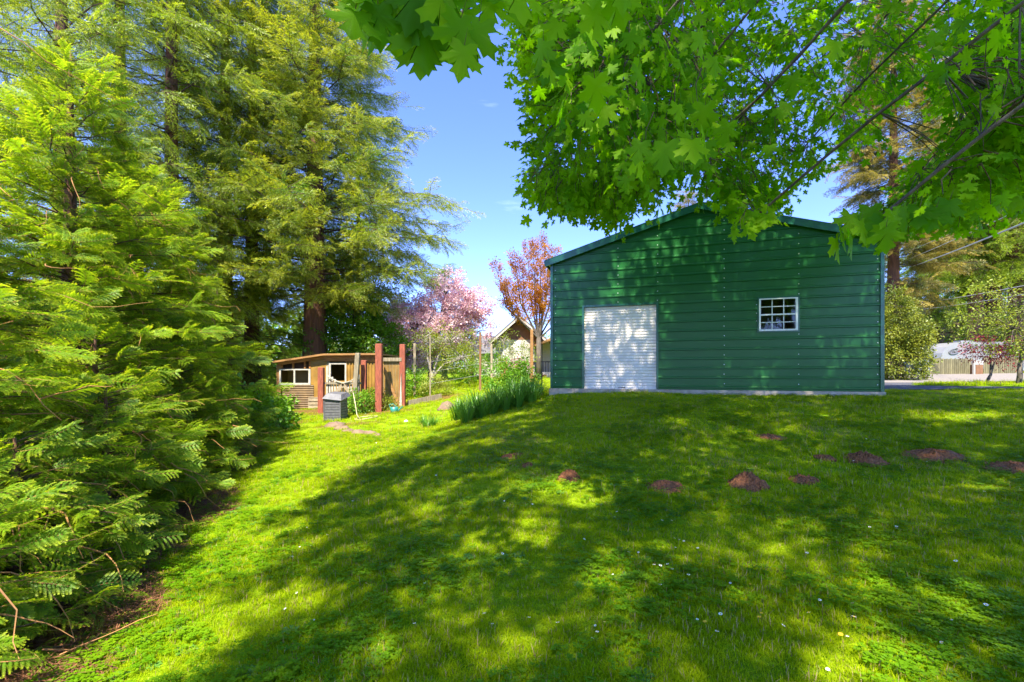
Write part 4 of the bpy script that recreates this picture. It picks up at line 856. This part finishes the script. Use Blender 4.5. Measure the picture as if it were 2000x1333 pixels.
# long low dark roof behind
ln = empty('carport', (P(1800, 725, 44).x, 44, h1(38, 44)), 'low dark roofed shelter in the shade behind the camper', 'shelter')
mb = MB(); a = P(1775, 690, 44); b = P(1900, 679, 44); mb.prism([(a.x, a.z), (b.x, a.z), (b.x, b.z), (a.x+2, b.z)], 43, 48); mb.build('roof', M['roof_shingle'], ln)
mb = MB(); mb.box(a.x+.3, b.x-.3, 43.5, 47.5, h1(38, 44)-.2, a.z); mb.build('wall', M['white_wood'], ln)
GC = 'overhead cables at the right'
def cable(a, b, r, label, sag=.25):
    a = Vector(a); b = Vector(b); e = b+(b-a)*.0; mb = MB()
    mb.tube([a.lerp(e, t)-Vector((0, 0, sag*4*t*(1-t))) for t in np.linspace(0, 1, 14)], r, r, 5); return tag(mb.build('cable', M['cable'], None, True), label, 'cable', GC)
cable(P(2150, 372, 11), P(1760, 528, 30), .028, 'thickest overhead cable, rising to the right edge', .1)
cable(P(2150, 335, 11), P(1740, 520, 31), .013, 'thin overhead cable just above the thick one', .1)
cable(P(2150, 322, 11), P(1730, 508, 32), .009, 'uppermost thin overhead cable', .1)
cable(P(2150, 528, 14), P(1770, 596, 33), .016, 'lower overhead cable passing the tops of the redwood trunks', .1)
cable(P(2150, 548, 14), P(1785, 606, 33), .013, 'lowest long overhead cable above the laurel bush', .1)

# ------------------------------------------------------------------ ground details
# molehills
hills = []
GM = 'molehills in the lawn'
def molehill(px, py, rpx, hf, label, seed):
    hf = hf*.95+.05; rpx *= .88; c = G(px, py); r = rpx/900*c.y; random.seed(seed); hills.append((c.x, c.y, r)); mb = MB(); n = 26; k = 9; vs = [(c.x, c.y, c.z+hf*r)]; fs = []
    ph = [random.uniform(0, 6) for _ in range(4)]
    for i in range(1, k+1):
        for j in range(n):
            a = 2*PI*j/n; q = i/k; rr = r*q*(1+.16*math.sin(2*a+ph[0])+.12*math.sin(5*a+ph[1])+.08*random.random()); x = c.x+rr*math.cos(a); y = c.y+rr*.9*math.sin(a)
            z = h1(x, y)+hf*r*(1-q**1.8)*(1+.45*random.uniform(-1, 1))-.01*q+.022; vs.append((x, y, z))
    fs += [(0, 1+j, 1+(j+1) % n) for j in range(n)]
    for i in range(k-1): fs += [(1+i*n+j, 1+(i+1)*n+j, 1+(i+1)*n+(j+1) % n, 1+i*n+(j+1) % n) for j in range(n)]
    mb.add(vs, fs)
    for i in range(130):        # crumbs
        a = random.uniform(0, 6.28); q = random.random()**.6*1.15; x = c.x+r*q*math.cos(a); y = c.y+r*.9*q*math.sin(a); s = random.uniform(.008, .028); z = h1(x, y)+max(0, hf*r*(1-q**1.8))+s*.5
        mb.add([(x-s, y-s*.6, z-s), (x+s, y-s, z-s*.8), (x, y+s, z-s), (x+s*.2, y, z+s)], [(0, 1, 3), (1, 2, 3), (2, 0, 3)])
    tag(mb.build('molehill', M['soil'], None, False), label, 'molehill', GM)
molehill(1111, 936, 22, .62, 'small dark crumbly molehill below the roll-up door, leftmost of the row', 1)
molehill(1300, 955, 38, .12, 'flat dark bare earth patch, second molehill from the left', 2)
molehill(1461, 950, 36, .55, 'tallest reddish brown molehill, below the barn window', 3)
molehill(1567, 940, 26, .10, 'small flat earth patch just right of the tallest molehill', 4)
molehill(1610, 897, 20, .10, 'tiny flat molehill left of the wide brown one', 5)
molehill(1690, 903, 38, .32, 'wide brown molehill below the barn right corner', 6)
molehill(1825, 892, 50, .16, 'widest flattened molehill farther right on the slope', 7)
molehill(1975, 915, 42, .10, 'flat earth patch at the right edge of the photo', 8)
molehill(1505, 855, 26, .03, 'worn bare spot on the slope near the barn', 9)
molehill(1000, 893, 22, .05, 'faint bare earth spot left of the molehill row', 10)
molehill(1030, 912, 10, .2, 'very small earth crumb heap left of the leftmost dark molehill', 11)

def blade(mb, x, y, h, w_, az, lean, mi=0):
    dx, dy = math.cos(az), math.sin(az); px_, py_ = -dy, dx; p = []
    for t in (0, .5, 1): p.append(Vector((x+dx*lean*h*t*t, y+dy*lean*h*t*t, h*t*(1-.25*lean*t))))
    s = Vector((px_, py_, 0))*w_/2
    mb.add([p[0]-s, p[0]+s, p[1]+s*.8, p[1]-s*.8, p[2]], [(0, 1, 2, 3), (3, 2, 4)], mi, [0, 0, .5, .5, .9])
def tuft(seed, n, h, rad, w_=.004, dry=.07):
    random.seed(seed); mb = MB()
    for i in range(n):
        a = random.uniform(0, 6.28); r = rad*random.random()**.5; blade(mb, r*math.cos(a), r*math.sin(a), h*random.uniform(.5, 1.2), w_*random.uniform(.7, 1.3), random.uniform(0, 6.28), random.uniform(.1, 1.1), 1 if random.random() < dry else 0)
    return proto(mb, 'grass_tuft', [M['grass'], M['straw']])
TU = [tuft(i, 24, .042, .055) for i in range(4)]+[tuft(9, 26, .065, .05, .0045), tuft(12, 20, .03, .07, .004, .75)]
def clover(seed):
    random.seed(seed); mb = MB()
    for i in range(9):
        a = random.uniform(0, 6.28); r = .05*random.random()**.5; x, y, h = r*math.cos(a), r*math.sin(a), random.uniform(.025, .05); mb.add([(x-.001, y, 0), (x+.001, y, 0), (x, y, h)], [(0, 1, 2)])
        a0 = random.uniform(0, 6)
        for k in range(3):
            t = a0+k*2.09; c = Vector((x, y, h)); d = Vector((math.cos(t), math.sin(t), random.uniform(-.1, .4))); s = Vector((-math.sin(t), math.cos(t), 0)); l = .015
            mb.add([c, c+d*l*.6+s*l*.5, c+d*l*1.1+s*l*.35, c+d*l, c+d*l*1.1-s*l*.35, c+d*l*.6-s*l*.5], [(0, 1, 2, 3), (0, 3, 4, 5)])
    return proto(mb, 'clover', [M['clover']])
def rosette(seed):
    random.seed(seed); mb = MB(); n = random.randint(7, 10)
    for i in range(n):
        t = i/n*6.28+random.uniform(-.2, .2); l = random.uniform(.03, .065); d = Vector((math.cos(t), math.sin(t), .3)); s = Vector((-math.sin(t), math.cos(t), 0)); c = Vector((0, 0, .005)); w2 = .014
        mb.add([c, c+d*l*.4+s*w2*.6, c+d*l*.75+s*w2, c+d*l-Vector((0, 0, .012)), c+d*l*.75-s*w2, c+d*l*.4-s*w2*.6, c+d*l*.6+Vector((0, 0, -.004))], [(0, 1, 6), (1, 2, 6), (2, 3, 6), (3, 4, 6), (4, 5, 6), (5, 0, 6)])
    return proto(mb, 'weed_rosette', [M['weed']])
CL = [clover(i) for i in range(3)]; RS = [rosette(i+5) for i in range(2)]

def inbarn(x, y):
    q = np.c_[x-B0.x, y-B0.y]; u = q[:, 0]*BU.x+q[:, 1]*BU.y; v = q[:, 0]*-BU.y+q[:, 1]*BU.x
    return (u > -.09) & (u < BW+.08) & (v > -.09) & (v < BD+.1)
def bare(x, y):
    m = edge(y)-x+wob(x, y) > 0
    for cx, cy, r in hills: m |= np.hypot(x-cx, (y-cy)/.9) < r*1.0
    m |= inbarn(x, y)
    m |= (x > 8.6) & (y > 10.9-.066*(x-8.6)) & (y < 30.5)
    for q in ((-6.2,16.2,2.2,.7), (-4.1,15.0,.8,.35), (-3.1,17.2,1.0,.6)): m |= np.hypot((x-q[0])/q[2], (y-q[1])/q[3]) < .8
    m |= (x > -8.6) & (x < -4.8) & (y > 16.9) & (y < 19.8)
    return m
def field(n, ymin, ymax, pw):
    y = ymin+(ymax-ymin)*rng.random(n)**pw; hw = 1.25*np.maximum(y, 1.5)+1.2; x = (rng.random(n)*2-1)*hw
    k = ~bare(x, y); return x[k], y[k]
pts = []; rot = []; scl = []; idx = []
for (n, y0, y1, s0, pw) in ((30000, 1.0, 5, 1.0, .8), (42000, 4.5, 11.5, 1.25, .72), (15000, 11, 20, 2.0, .8), (7000, 18, 34, 3.0, .8)):
    x, y = field(n, y0, y1, pw); pts.append(np.c_[x, y, H(x, y)-.004]); k = len(x); dens = np.sin(x*1.9+2*np.sin(y*1.3))*np.sin(y*2.2+x*.7)
    rot.append(np.c_[(rng.random((k, 2))-.5)*.3, rng.random(k)*6.28]); scl.append(s0*(.65+.5*rng.random(k)+.18*dens)); dry = np.sin(x*1.37+3*np.sin(y*.9))*np.sin(y*1.9-1.2*x)+.5*np.sin(x*5.1+y*4.3); idx.append(np.where((dry > .75) & (rng.random(k) < .6), 5, np.where(rng.random(k) < .10+.08*dens, 4, rng.integers(0, 4, k))))
pts, rot, scl, idx = np.concatenate(pts), np.concatenate(rot), np.concatenate(scl), np.concatenate(idx)
tag(scatter('grass', TU, pts, rot, scl, idx), 'short green lawn grass over the whole slope', 'grass')
x, y = field(22000, 1.2, 11, .8); m = (np.sin(x*2.3+1.5*np.sin(y*1.7))*np.sin(y*2.6-x)+rng.random(len(x))*.9) > .55; x, y = x[m], y[m]; k = len(x)
tag(scatter('clover_patches', CL+RS, np.c_[x, y, H(x, y)], np.c_[np.zeros((k, 2)), rng.random(k)*6.28], 0.8+.55*rng.random(k), np.where(rng.random(k) < .10, rng.integers(3, 5, k), rng.integers(0, 3, k))), 'clover and low weeds growing through the lawn grass', 'clover')
# needle litter and fallen twigs under the conifers
def litter(seed):
    random.seed(seed); mb = MB()
    for i in range(16):
        x, y = random.gauss(0, .06), random.gauss(0, .06); a = random.uniform(0, 6.28); l = random.uniform(.02, .07); z = random.uniform(0, .02); d = Vector((math.cos(a), math.sin(a), random.uniform(-.1, .3)))*l; s = Vector((-math.sin(a), math.cos(a), 0))*.0025
        c = Vector((x, y, z)); mb.add([c-s, c+s, c+d+s*.5, c+d-s*.5], [(0, 1, 2, 3)])
    return proto(mb, 'litter', [M['litter']])
LT = [litter(i) for i in range(3)]
n = 22000; y = .2+16*rng.random(n); x = edge(y)+.35-rng.random(n)**1.3*4.5+wob(0, y); k = n
tag(scatter('needle_litter', LT, np.c_[x, y, H(x, y)+.004], np.c_[np.zeros((k, 2)), rng.random(k)*6.28], 1.0+rng.random(k), rng.integers(0, 3, k)), 'reddish brown fallen needles under the young conifers', 'needle litter')
# dead tan twigs arching out of the near conifers
random.seed(5); GT = 'bare tan twigs in the near conifers'
for i, (a, m_, b, r, lb) in enumerate((((70, 850, 4.7), (130, 920, 4.5), (160, 1000, 4.4), .015, 'thick bare tan twig arching down at the lower left'), ((130, 925, 4.5), (185, 940, 4.4), (210, 965, 4.3), .007, 'thin forked tan twig beside the thick arching one'),
        ((60, 1090, 4.1), (130, 1165, 4.0), (215, 1225, 3.95), .010, 'bare orange twig slanting to the ground near the lawn edge'), ((0, 55, 4.6), (90, 120, 4.8), (270, 215, 5.4), .007, 'long thin pale twig crossing the upper left'),
        ((60, 560, 5.2), (180, 600, 5.4), (300, 590, 5.6), .007, 'curled pale twig in the shade of the young conifer'), ((270, 860, 5.2), (230, 920, 5), (190, 935, 4.8), .006, 'thin tan twig bowed over the lower boughs'))):
    mb = MB(); A, Mi, Bb = P(*a), P(*m_), P(*b); mb.tube([A, A.lerp(Mi, .5)+Vector((.01, 0, .02)), Mi, Mi.lerp(Bb, .35)+Vector((.025, 0, -.02)), Mi.lerp(Bb, .7)+Vector((-.02, .03, .0)), Bb], r*.75, r*.25, 6)
    tag(mb.build('bare_twig', M['twig_tan'], None, True), lb, 'twig')
# grass island in the driveway under the ornamental maples
mb = MB(); n = 30; ic = Vector((jb.x+1.3, jb.y+.5, 0)); vs = [(ic.x, ic.y, h1(ic.x, ic.y)+.12)]
for q, lift in ((.6, .11), (1.0, .035)):
    for j in range(n): a = 2*PI*j/n; x = ic.x+3.4*q*math.cos(a); y = ic.y+1.7*q*math.sin(a); vs.append((x, y, h1(x, y)+lift))
mb.add(vs, [(0, 1+j, 1+(j+1) % n) for j in range(n)]+[(1+j, 1+n+j, 1+n+(j+1) % n, 1+(j+1) % n) for j in range(n)])
tag(mb.build('grass_island', M['ground'], None, True), 'grass island in the driveway under the ornamental maples', None, None, 'structure')
k = 900; a = rng.random(k)*6.28; q = rng.random(k)**.5; x = ic.x+3.3*q*np.cos(a); y = ic.y+1.6*q*np.sin(a)
tag(scatter('island_grass', TU, np.c_[x, y, H(x, y)+.04+.07*(1-q)], np.c_[np.zeros((k, 2)), rng.random(k)*6.28], 1.6+rng.random(k), rng.integers(0, 5, k)), 'grass growing on the driveway island', 'grass')
# daisies and yellow flowers
def flower(name, petal, seed, cat, label, group):
    random.seed(seed); r = empty(name, (0, 0, 0), label, cat, group); mb = MB(); n = 10
    for i in range(n):
        a = i/n*2*PI; d = Vector((math.cos(a), math.sin(a), .12)); s = Vector((-math.sin(a), math.cos(a), 0)); mb.add([d*.003+Vector((0, 0, .06)), d*.009+s*.0032+Vector((0, 0, .06)), d*.013+Vector((0, 0, .06)), d*.009-s*.0032+Vector((0, 0, .06))], [(0, 1, 2, 3)])
    link('petals', mb.mesh('petals', petal), r, False)
    mb = MB(); mb.tube([(0, 0, .058), (0, 0, .064)], .004, .003, 6); link('disc', mb.mesh('disc', M['pollen']), r, False)
    mb = MB(); mb.tube([(0, 0, 0), (.002, 0, .03), (0, 0, .058)], .0012, .001, 4); link('stem', mb.mesh('stem', M['grass']), r, False)
    return r
def sow(o, spots, s0):
    for i, (px, py) in enumerate(spots):
        q = o if i == 0 else copy_tree(o); c = G(px, py); q.location = c+Vector((0, 0, -.008)); s = s0*random.uniform(.8, 1.25); q.scale = (s, s, s); q.rotation_euler = (random.uniform(-.5, .1), random.uniform(-.3, .3), random.uniform(0, 6))
dz = [(1090, 880), (1225, 1090), (1250, 1087), (1135, 1063), (1315, 1060), (1330, 1062), (1338, 1065), (1365, 1080), (1250, 1128), (1280, 1118), (1287, 1120), (1308, 1115), (1310, 1125), (1345, 1140), (1200, 1132), (1360, 1224), (1396, 1250), (1404, 1255), (1165, 1231), (1180, 1231), (1092, 1235), (1167, 1250), (1154, 1262), (1749, 1040), (1577, 1092), (1655, 1257), (1617, 1328), (1840, 1272), (1830, 967), (1920, 971), (1750, 1041), (1689, 933), (1740, 952), (1810, 908), (1690, 864), (1709, 864), (1200, 1018), (1208, 1010), (1220, 1006), (1230, 1008), (1290, 1028), (1310, 1027), (1380, 945), (1500, 912), (1548, 900), (1860, 958), (1425, 830), (1340, 842), (640, 1053), (585, 1075), (605, 1074), (570, 1095), (700, 905), (735, 870), (610, 880), (860, 955), (905, 950), (985, 985), (1040, 935), (1045, 965), (770, 915), (940, 880)]
for i in range(45): dz.append((random.uniform(560, 1950), random.uniform(850, 1250)))
sow(flower('daisy', M['petal'], 1, 'flower', 'tiny white daisy scattered in the green lawn', 'white daisies in the lawn'), dz, .85)
sow(flower('buttercup', M['pollen'], 2, 'flower', 'tiny yellow flower in the foreground grass', 'yellow flowers in the lawn'), [(1643, 1256), (1485, 1225), (1490, 1217), (1544, 1032), (1380, 1234), (1470, 1150)], .9)
# daylilies and iris-like clumps
def strap_clump(seed, n, L_, wd):
    random.seed(seed); mb = MB()
    for i in range(n):
        az = random.uniform(0, 6.28); r = random.uniform(0, .12); c = Vector((r*math.cos(az), r*math.sin(az), -.03)); l = L_*random.uniform(.7, 1.2); out = random.uniform(.3, 1.0); s = Vector((-math.sin(az), math.cos(az), 0))*wd/2; vs = []; tp = []
        for j in range(6):
            t = j/5; p = c+Vector((math.cos(az)*out*l*.7*t**1.5, math.sin(az)*out*l*.7*t**1.5, l*(t-.55*out*t**2.6))); q = 1-t**2.5; vs += [p-s*q, p+s*q]; tp += [t, t]
        mb.add(vs, [(2*j, 2*j+1, 2*j+3, 2*j+2) for j in range(5)], 0, tp)
    return mb.mesh('daylily_leaves', M['lily'])
cm = [strap_clump(i, 75, .62, .02) for i in range(3)]
random.seed(3)
for i, (px, py) in enumerate(((893, 822), (912, 826), (925, 818), (940, 818), (948, 806), (962, 810), (975, 800), (988, 802), (1000, 792), (1012, 795), (1026, 784), (1040, 787), (1052, 776), (990, 785), (965, 795), (930, 808), (1015, 778), (1035, 772), (905, 812))):
    o = bpy.data.objects.new('daylily_clump', cm[i % 3]); C.objects.link(o); c = G(px, py); o.location = c; o.rotation_euler = (0, 0, random.uniform(0, 6)); s = random.uniform(1.0, 1.4); o.scale = (s, s, s)
    tag(o, 'clump of arching daylily leaves on the bank left of the barn', 'plant', 'daylily clumps on the bank')
cy = strap_clump(7, 60, .4, .012)
for i, (px, py) in enumerate(((835, 836), (848, 832), (826, 829))):
    o = bpy.data.objects.new('grass_clump', cy); C.objects.link(o); o.location = G(px, py); o.rotation_euler = (0, 0, i*2)
    tag(o, 'taller tuft of grass on the sunny bank left of the daylilies', 'grass clump', 'tall grass clumps on the bank')

# ------------------------------------------------------------------ the big maple overhead
random.seed(21)
TR = Vector((5.6, -2.6, h1(5.6, -2.6)))
mp_ = empty('maple_tree', TR, 'big spreading maple whose leafy branches hang over the lawn from above', 'tree')
PA = [(672,0),(680,45),(700,85),(745,95),(770,125),(800,135),(840,130),(868,150),(905,145),(925,150),(925,115),(905,100),(900,60),(940,45),(985,30),(1010,40),(1035,25),(1040,-40),(672,-40)]
PB = [(1065,-40),(1060,20),(1048,60),(1035,100),(1042,150),(1070,185),(1062,230),(1075,260),(1050,300),(1045,350),(1062,380),(1110,385),(1140,400),(1165,390),(1195,415),(1235,415),(1250,385),(1275,400),(1290,365),(1340,345),(1400,372),(1430,385),(1460,400),(1520,395),(1550,370),(1590,330),(1640,300),(1690,295),(1712,245),(1705,205),(1740,185),(1780,205),(1820,185),(1850,215),(1850,290),(1810,345),(1760,385),(1705,405),(1680,430),(1720,455),(1790,440),(1850,425),(1900,395),(1960,380),(2040,360),(2100,300),(2100,-40)]
def inside(x, y, poly):
    r = False; j = len(poly)-1
    for i in range(len(poly)):
        if (poly[i][1] > y) != (poly[j][1] > y) and x < (poly[j][0]-poly[i][0])*(y-poly[i][1])/(poly[j][1]-poly[i][1])+poly[i][0]: r = not r
        j = i
    return r
limbs = []; tb = MB()
fork = TR+Vector((-.3, .5, 3.0)); tb.tube([TR-Vector((0, 0, .3)), TR+Vector((-.05, .1, 1.2)), TR+Vector((-.15, .3, 2.2)), fork], .42, .30, 12)
def limb(pts_, r0, r1=.012):
    path = []
    P_ = [Vector(p) for p in pts_]
    for i in range(len(P_)-1):
        a = P_[max(i-1, 0)]; b = P_[i]; c = P_[i+1]; d = P_[min(i+2, len(P_)-1)]
        for k in range(5):
            t = k/5; path.append(.5*((2*b)+(c-a)*t+(2*a-5*b+4*c-d)*t*t+(3*b-a-3*c+d)*t**3))
    path.append(P_[-1]); limbs.append(path); tb.tube(path, r0, r1, 7, 0, False); return path
F2 = fork+Vector((-.2, .6, 1.2))
tb.tube([fork, F2, F2+Vector((-.4, 1.0, 3)), F2+Vector((-.6, 2.0, 6)), F2+Vector((-.4, 2.6, 8.5))], .26, .06, 10, 0, False)
for tip in ((P(1210,140,4.2)), (P(1130,340,6.2)), (P(1260,390,6.4)), (P(1370,320,7.0)), (P(1480,420,4.6)), (P(1690,75,6.8)), (P(1560,300,7.5)), (P(1700,440,3.4)), (P(1880,200,5.0)), (P(1800,330,6)), (P(700,60,2.0)), (P(900,30,2.2)), (P(1400,100,5)), (P(1950,380,6.5))):
    st = F2 if tip.z > 4.2 else fork; m = st.lerp(tip, .5)+Vector((random.uniform(-.3, .3), -.3, .9+.5*random.random())); m2 = st.lerp(tip, .8)+Vector((0, 0, .55))
    limb([st, m, m2, tip], .016)
for i in range(26):
    az = i*2.4; R = random.uniform(3, 8); tip = F2+Vector((math.cos(az)*R-2.0, abs(math.sin(az))*R*1.1-1.5 if i % 3 else -abs(math.sin(az))*R, random.uniform(3.2, 8)))
    if tip.y > .5 and EYE+.86*tip.y > tip.z: tip.z = EYE+.86*tip.y+.6
    a = F2+Vector((-.5, 1.5, random.uniform(0, 6))); limb([a, a.lerp(tip, .5)+Vector((0, 0, .5)), tip], .024)
lp = [(q, l[min(i+1, len(l)-1)]-l[max(i-1, 0)]) for l in limbs for i, q in enumerate(l)]
LPT = np.array([q for q, _ in lp])
pts = []; rots = []; scl = []; idx = []
def put(q, s=1.0, fl=False):
    k = int(np.argmin(((LPT-np.array(q))**2).sum(1))); a = lp[k][0]
    d = Vector(q)-a; d = d.normalized() if d.length > .05 else lp[k][1].normalized()
    d = d+Vector((random.uniform(-.6, .6), random.uniform(-.6, .6), random.uniform(-.7, .2)))
    if fl: d.z *= .2
    pts.append(tuple(q)); rots.append(dirrot(d, random.uniform(-.5, .5))); scl.append(s*random.uniform(.75, 1.2)); idx.append(5+random.randrange(3) if fl else random.randrange(5))
    if (Vector(q)-a).length < 1.5 and random.random() < .22: tb.tube([a, a.lerp(Vector(q), .5)+Vector((0, 0, .05)), Vector(q)], .006, .002, 3, 0, False)
clump = [(random.uniform(1040, 2080), random.uniform(-20, 440)) for _ in range(260)]
clump = [c for c in clump if inside(*c, PB)]
for i in range(6600):
    if random.random() < .72:
        c = random.choice(clump); x = c[0]+random.gauss(0, 26); y = c[1]+random.gauss(0, 20)
    else: x = random.uniform(1030, 2090); y = random.uniform(-40, 450)
    if 1430 < x < 1900 and y < 330 and (math.sin(x*.045+y*.02)*math.sin(y*.06-x*.012) > .05 or random.random() < .25): continue
    if not inside(x, y, PB): continue
    fringe = y > 300 or not inside(x+40, y+55, PB) or not inside(x-50, y, PB)
    d = random.uniform(5.0, 7.8) if (fringe or random.random() < .8) else random.uniform(3.2, 5.2)
    if x > 1850 and y > 120: d = random.uniform(2.8, 5.2)
    if 1380 < x < 1850: d = max(d, random.uniform(5.5, 9))
    if d < 4.5 and not (inside(x-45, y+50, PB) and inside(x+45, y+50, PB)): d = random.uniform(5, 7)
    put(P(x, y-10, d))
for i in range(60):
    x = random.uniform(1420, 1500); put(P(x, 405+random.uniform(-10, 12), random.uniform(4.2, 5)), .8) if i < 14 else None
# upper crown, above the frame: it throws the shade on lawn and barn
shade = [(-1.5,1.6),(-2.0,3.4),(-2.7,5.0),(-2.7,6.6),(-1.5,8.6),(-1.3,10.2),(.4,12.2),(1.0,15.0),(10,14.5),(12.5,10.5),(8.5,5.5),(4.6,1.2),(1.5,.3)]
sh = to_sun; kx, ky = -sh.x/sh.z, -sh.y/sh.z       # drift of the shadow per metre of height
holes = [tuple(G(px, py).xy)+(r,) for px, py, r in ((985, 1100, .22), (1100, 970, .35), (1180, 962, .3), (1895, 1210, .25), (1720, 1325, .45), (1700, 822, .35), (1840, 815, .4), (1900, 812, .4), (1380, 880, .15), (1150, 905, .2), (1000, 1060, .1), (1250, 1200, .12))]
nput = 0
for i in range(200000):
    x = random.uniform(-3.6, 14); y = random.uniform(-4, 16); lim = .18*math.sin(x*7+y*5)+.3*math.sin(x*2.7-y*3.1)
    if not inside(x+lim, y, shade): continue
    gz = .3+.07*y+(random.random() < .35)*random.uniform(0, 3)*(y > 9.5)
    z = random.uniform(7.0, 14) if y < 8 else random.uniform(8, 14); q = Vector((x-kx*(z-gz), y-ky*(z-gz), z))
    if q.y > .2 and (q.z-EYE)/q.y < (1.0 if q.x < .1*q.y else .87) and -1.3 < q.x/q.y < 1.35: continue
    if (q.xy-Vector((3, 2))).length > 10.5: continue
    if any(math.hypot(x-a, y-b) < r+.1 for a, b, r in holes): continue
    put(q, 1.05, True); nput += 1
    if nput > 8600: break
tb.build('trunk', M['bark_grey'], mp_, True)
scatter('foliage', MS, pts, rots, scl, idx, mp_)
# nearest leaves, each its own part
random.seed(33); LM = []
for s in range(6):
    mb = MB(); random.seed(500+s); maple_leaf(mb, (0, 0, 0), (0, 1, 0), (0, 0, 1), 1.0); LM.append(mb.mesh('leaf', [M['maple'], M['twig']], True))
nl = 0
def put_leaf(x, y, d, size=None):
    global nl
    q = P(x, y, d); o = bpy.data.objects.new('leaf', LM[random.randrange(6)]); C.objects.link(o); o.parent = mp_; o.matrix_parent_inverse = Matrix.Translation(-TR)
    dd = Vector((random.uniform(-.55, .55), random.uniform(-.5, .5), -1)).normalized(); up = Vector((random.uniform(-.6, .6), -1, random.uniform(.4, 1.8)))
    e = dirrot(dd, 0, up); s = (size or random.uniform(.09, .18)); o.location = q-dd*s*.5; o.rotation_euler = e; o.scale = (s, s, s); nl += 1
tries = 0
while nl < 85 and tries < 4000:
    tries += 1; x = random.uniform(670, 1040); y = random.uniform(-30, 150)
    if inside(x, y+8, PA): put_leaf(x, y-12, random.uniform(1.4, 2.4))
while nl < 165:
    x = random.uniform(1060, 2050); y = random.uniform(-20, 330)
    if inside(x-30, y, PB) and inside(x+30, y+30, PB) and (x < 1420 or random.random() < .35): put_leaf(x, y, random.uniform(2.0, 3.6) if x < 1420 else random.uniform(2.6, 5))
for (x, y, d) in ((1052,112,2.6),(1070,140,2.6),(1432,418,4.4),(1452,428,4.4),(1475,425,4.4),(1495,432,4.3),(1468,455,4.3),(1482,438,4.5),(1505,412,4.4),(1440,408,4.6),(1650,468,3.0),(1668,482,2.9),(1690,455,2.9),(1712,452,3.0),(1732,470,2.9),(1745,440,2.9),(1770,430,3.0),(1700,430,3.1),(1660,440,3.1),(1640,490,3.0),(1795,425,3),(1820,430,3),(1850,415,3)): put_leaf(x, y, d, .17)
print('meshes', len(bpy.data.objects), 'maple sprigs', len(pts), 'leaves', nl)
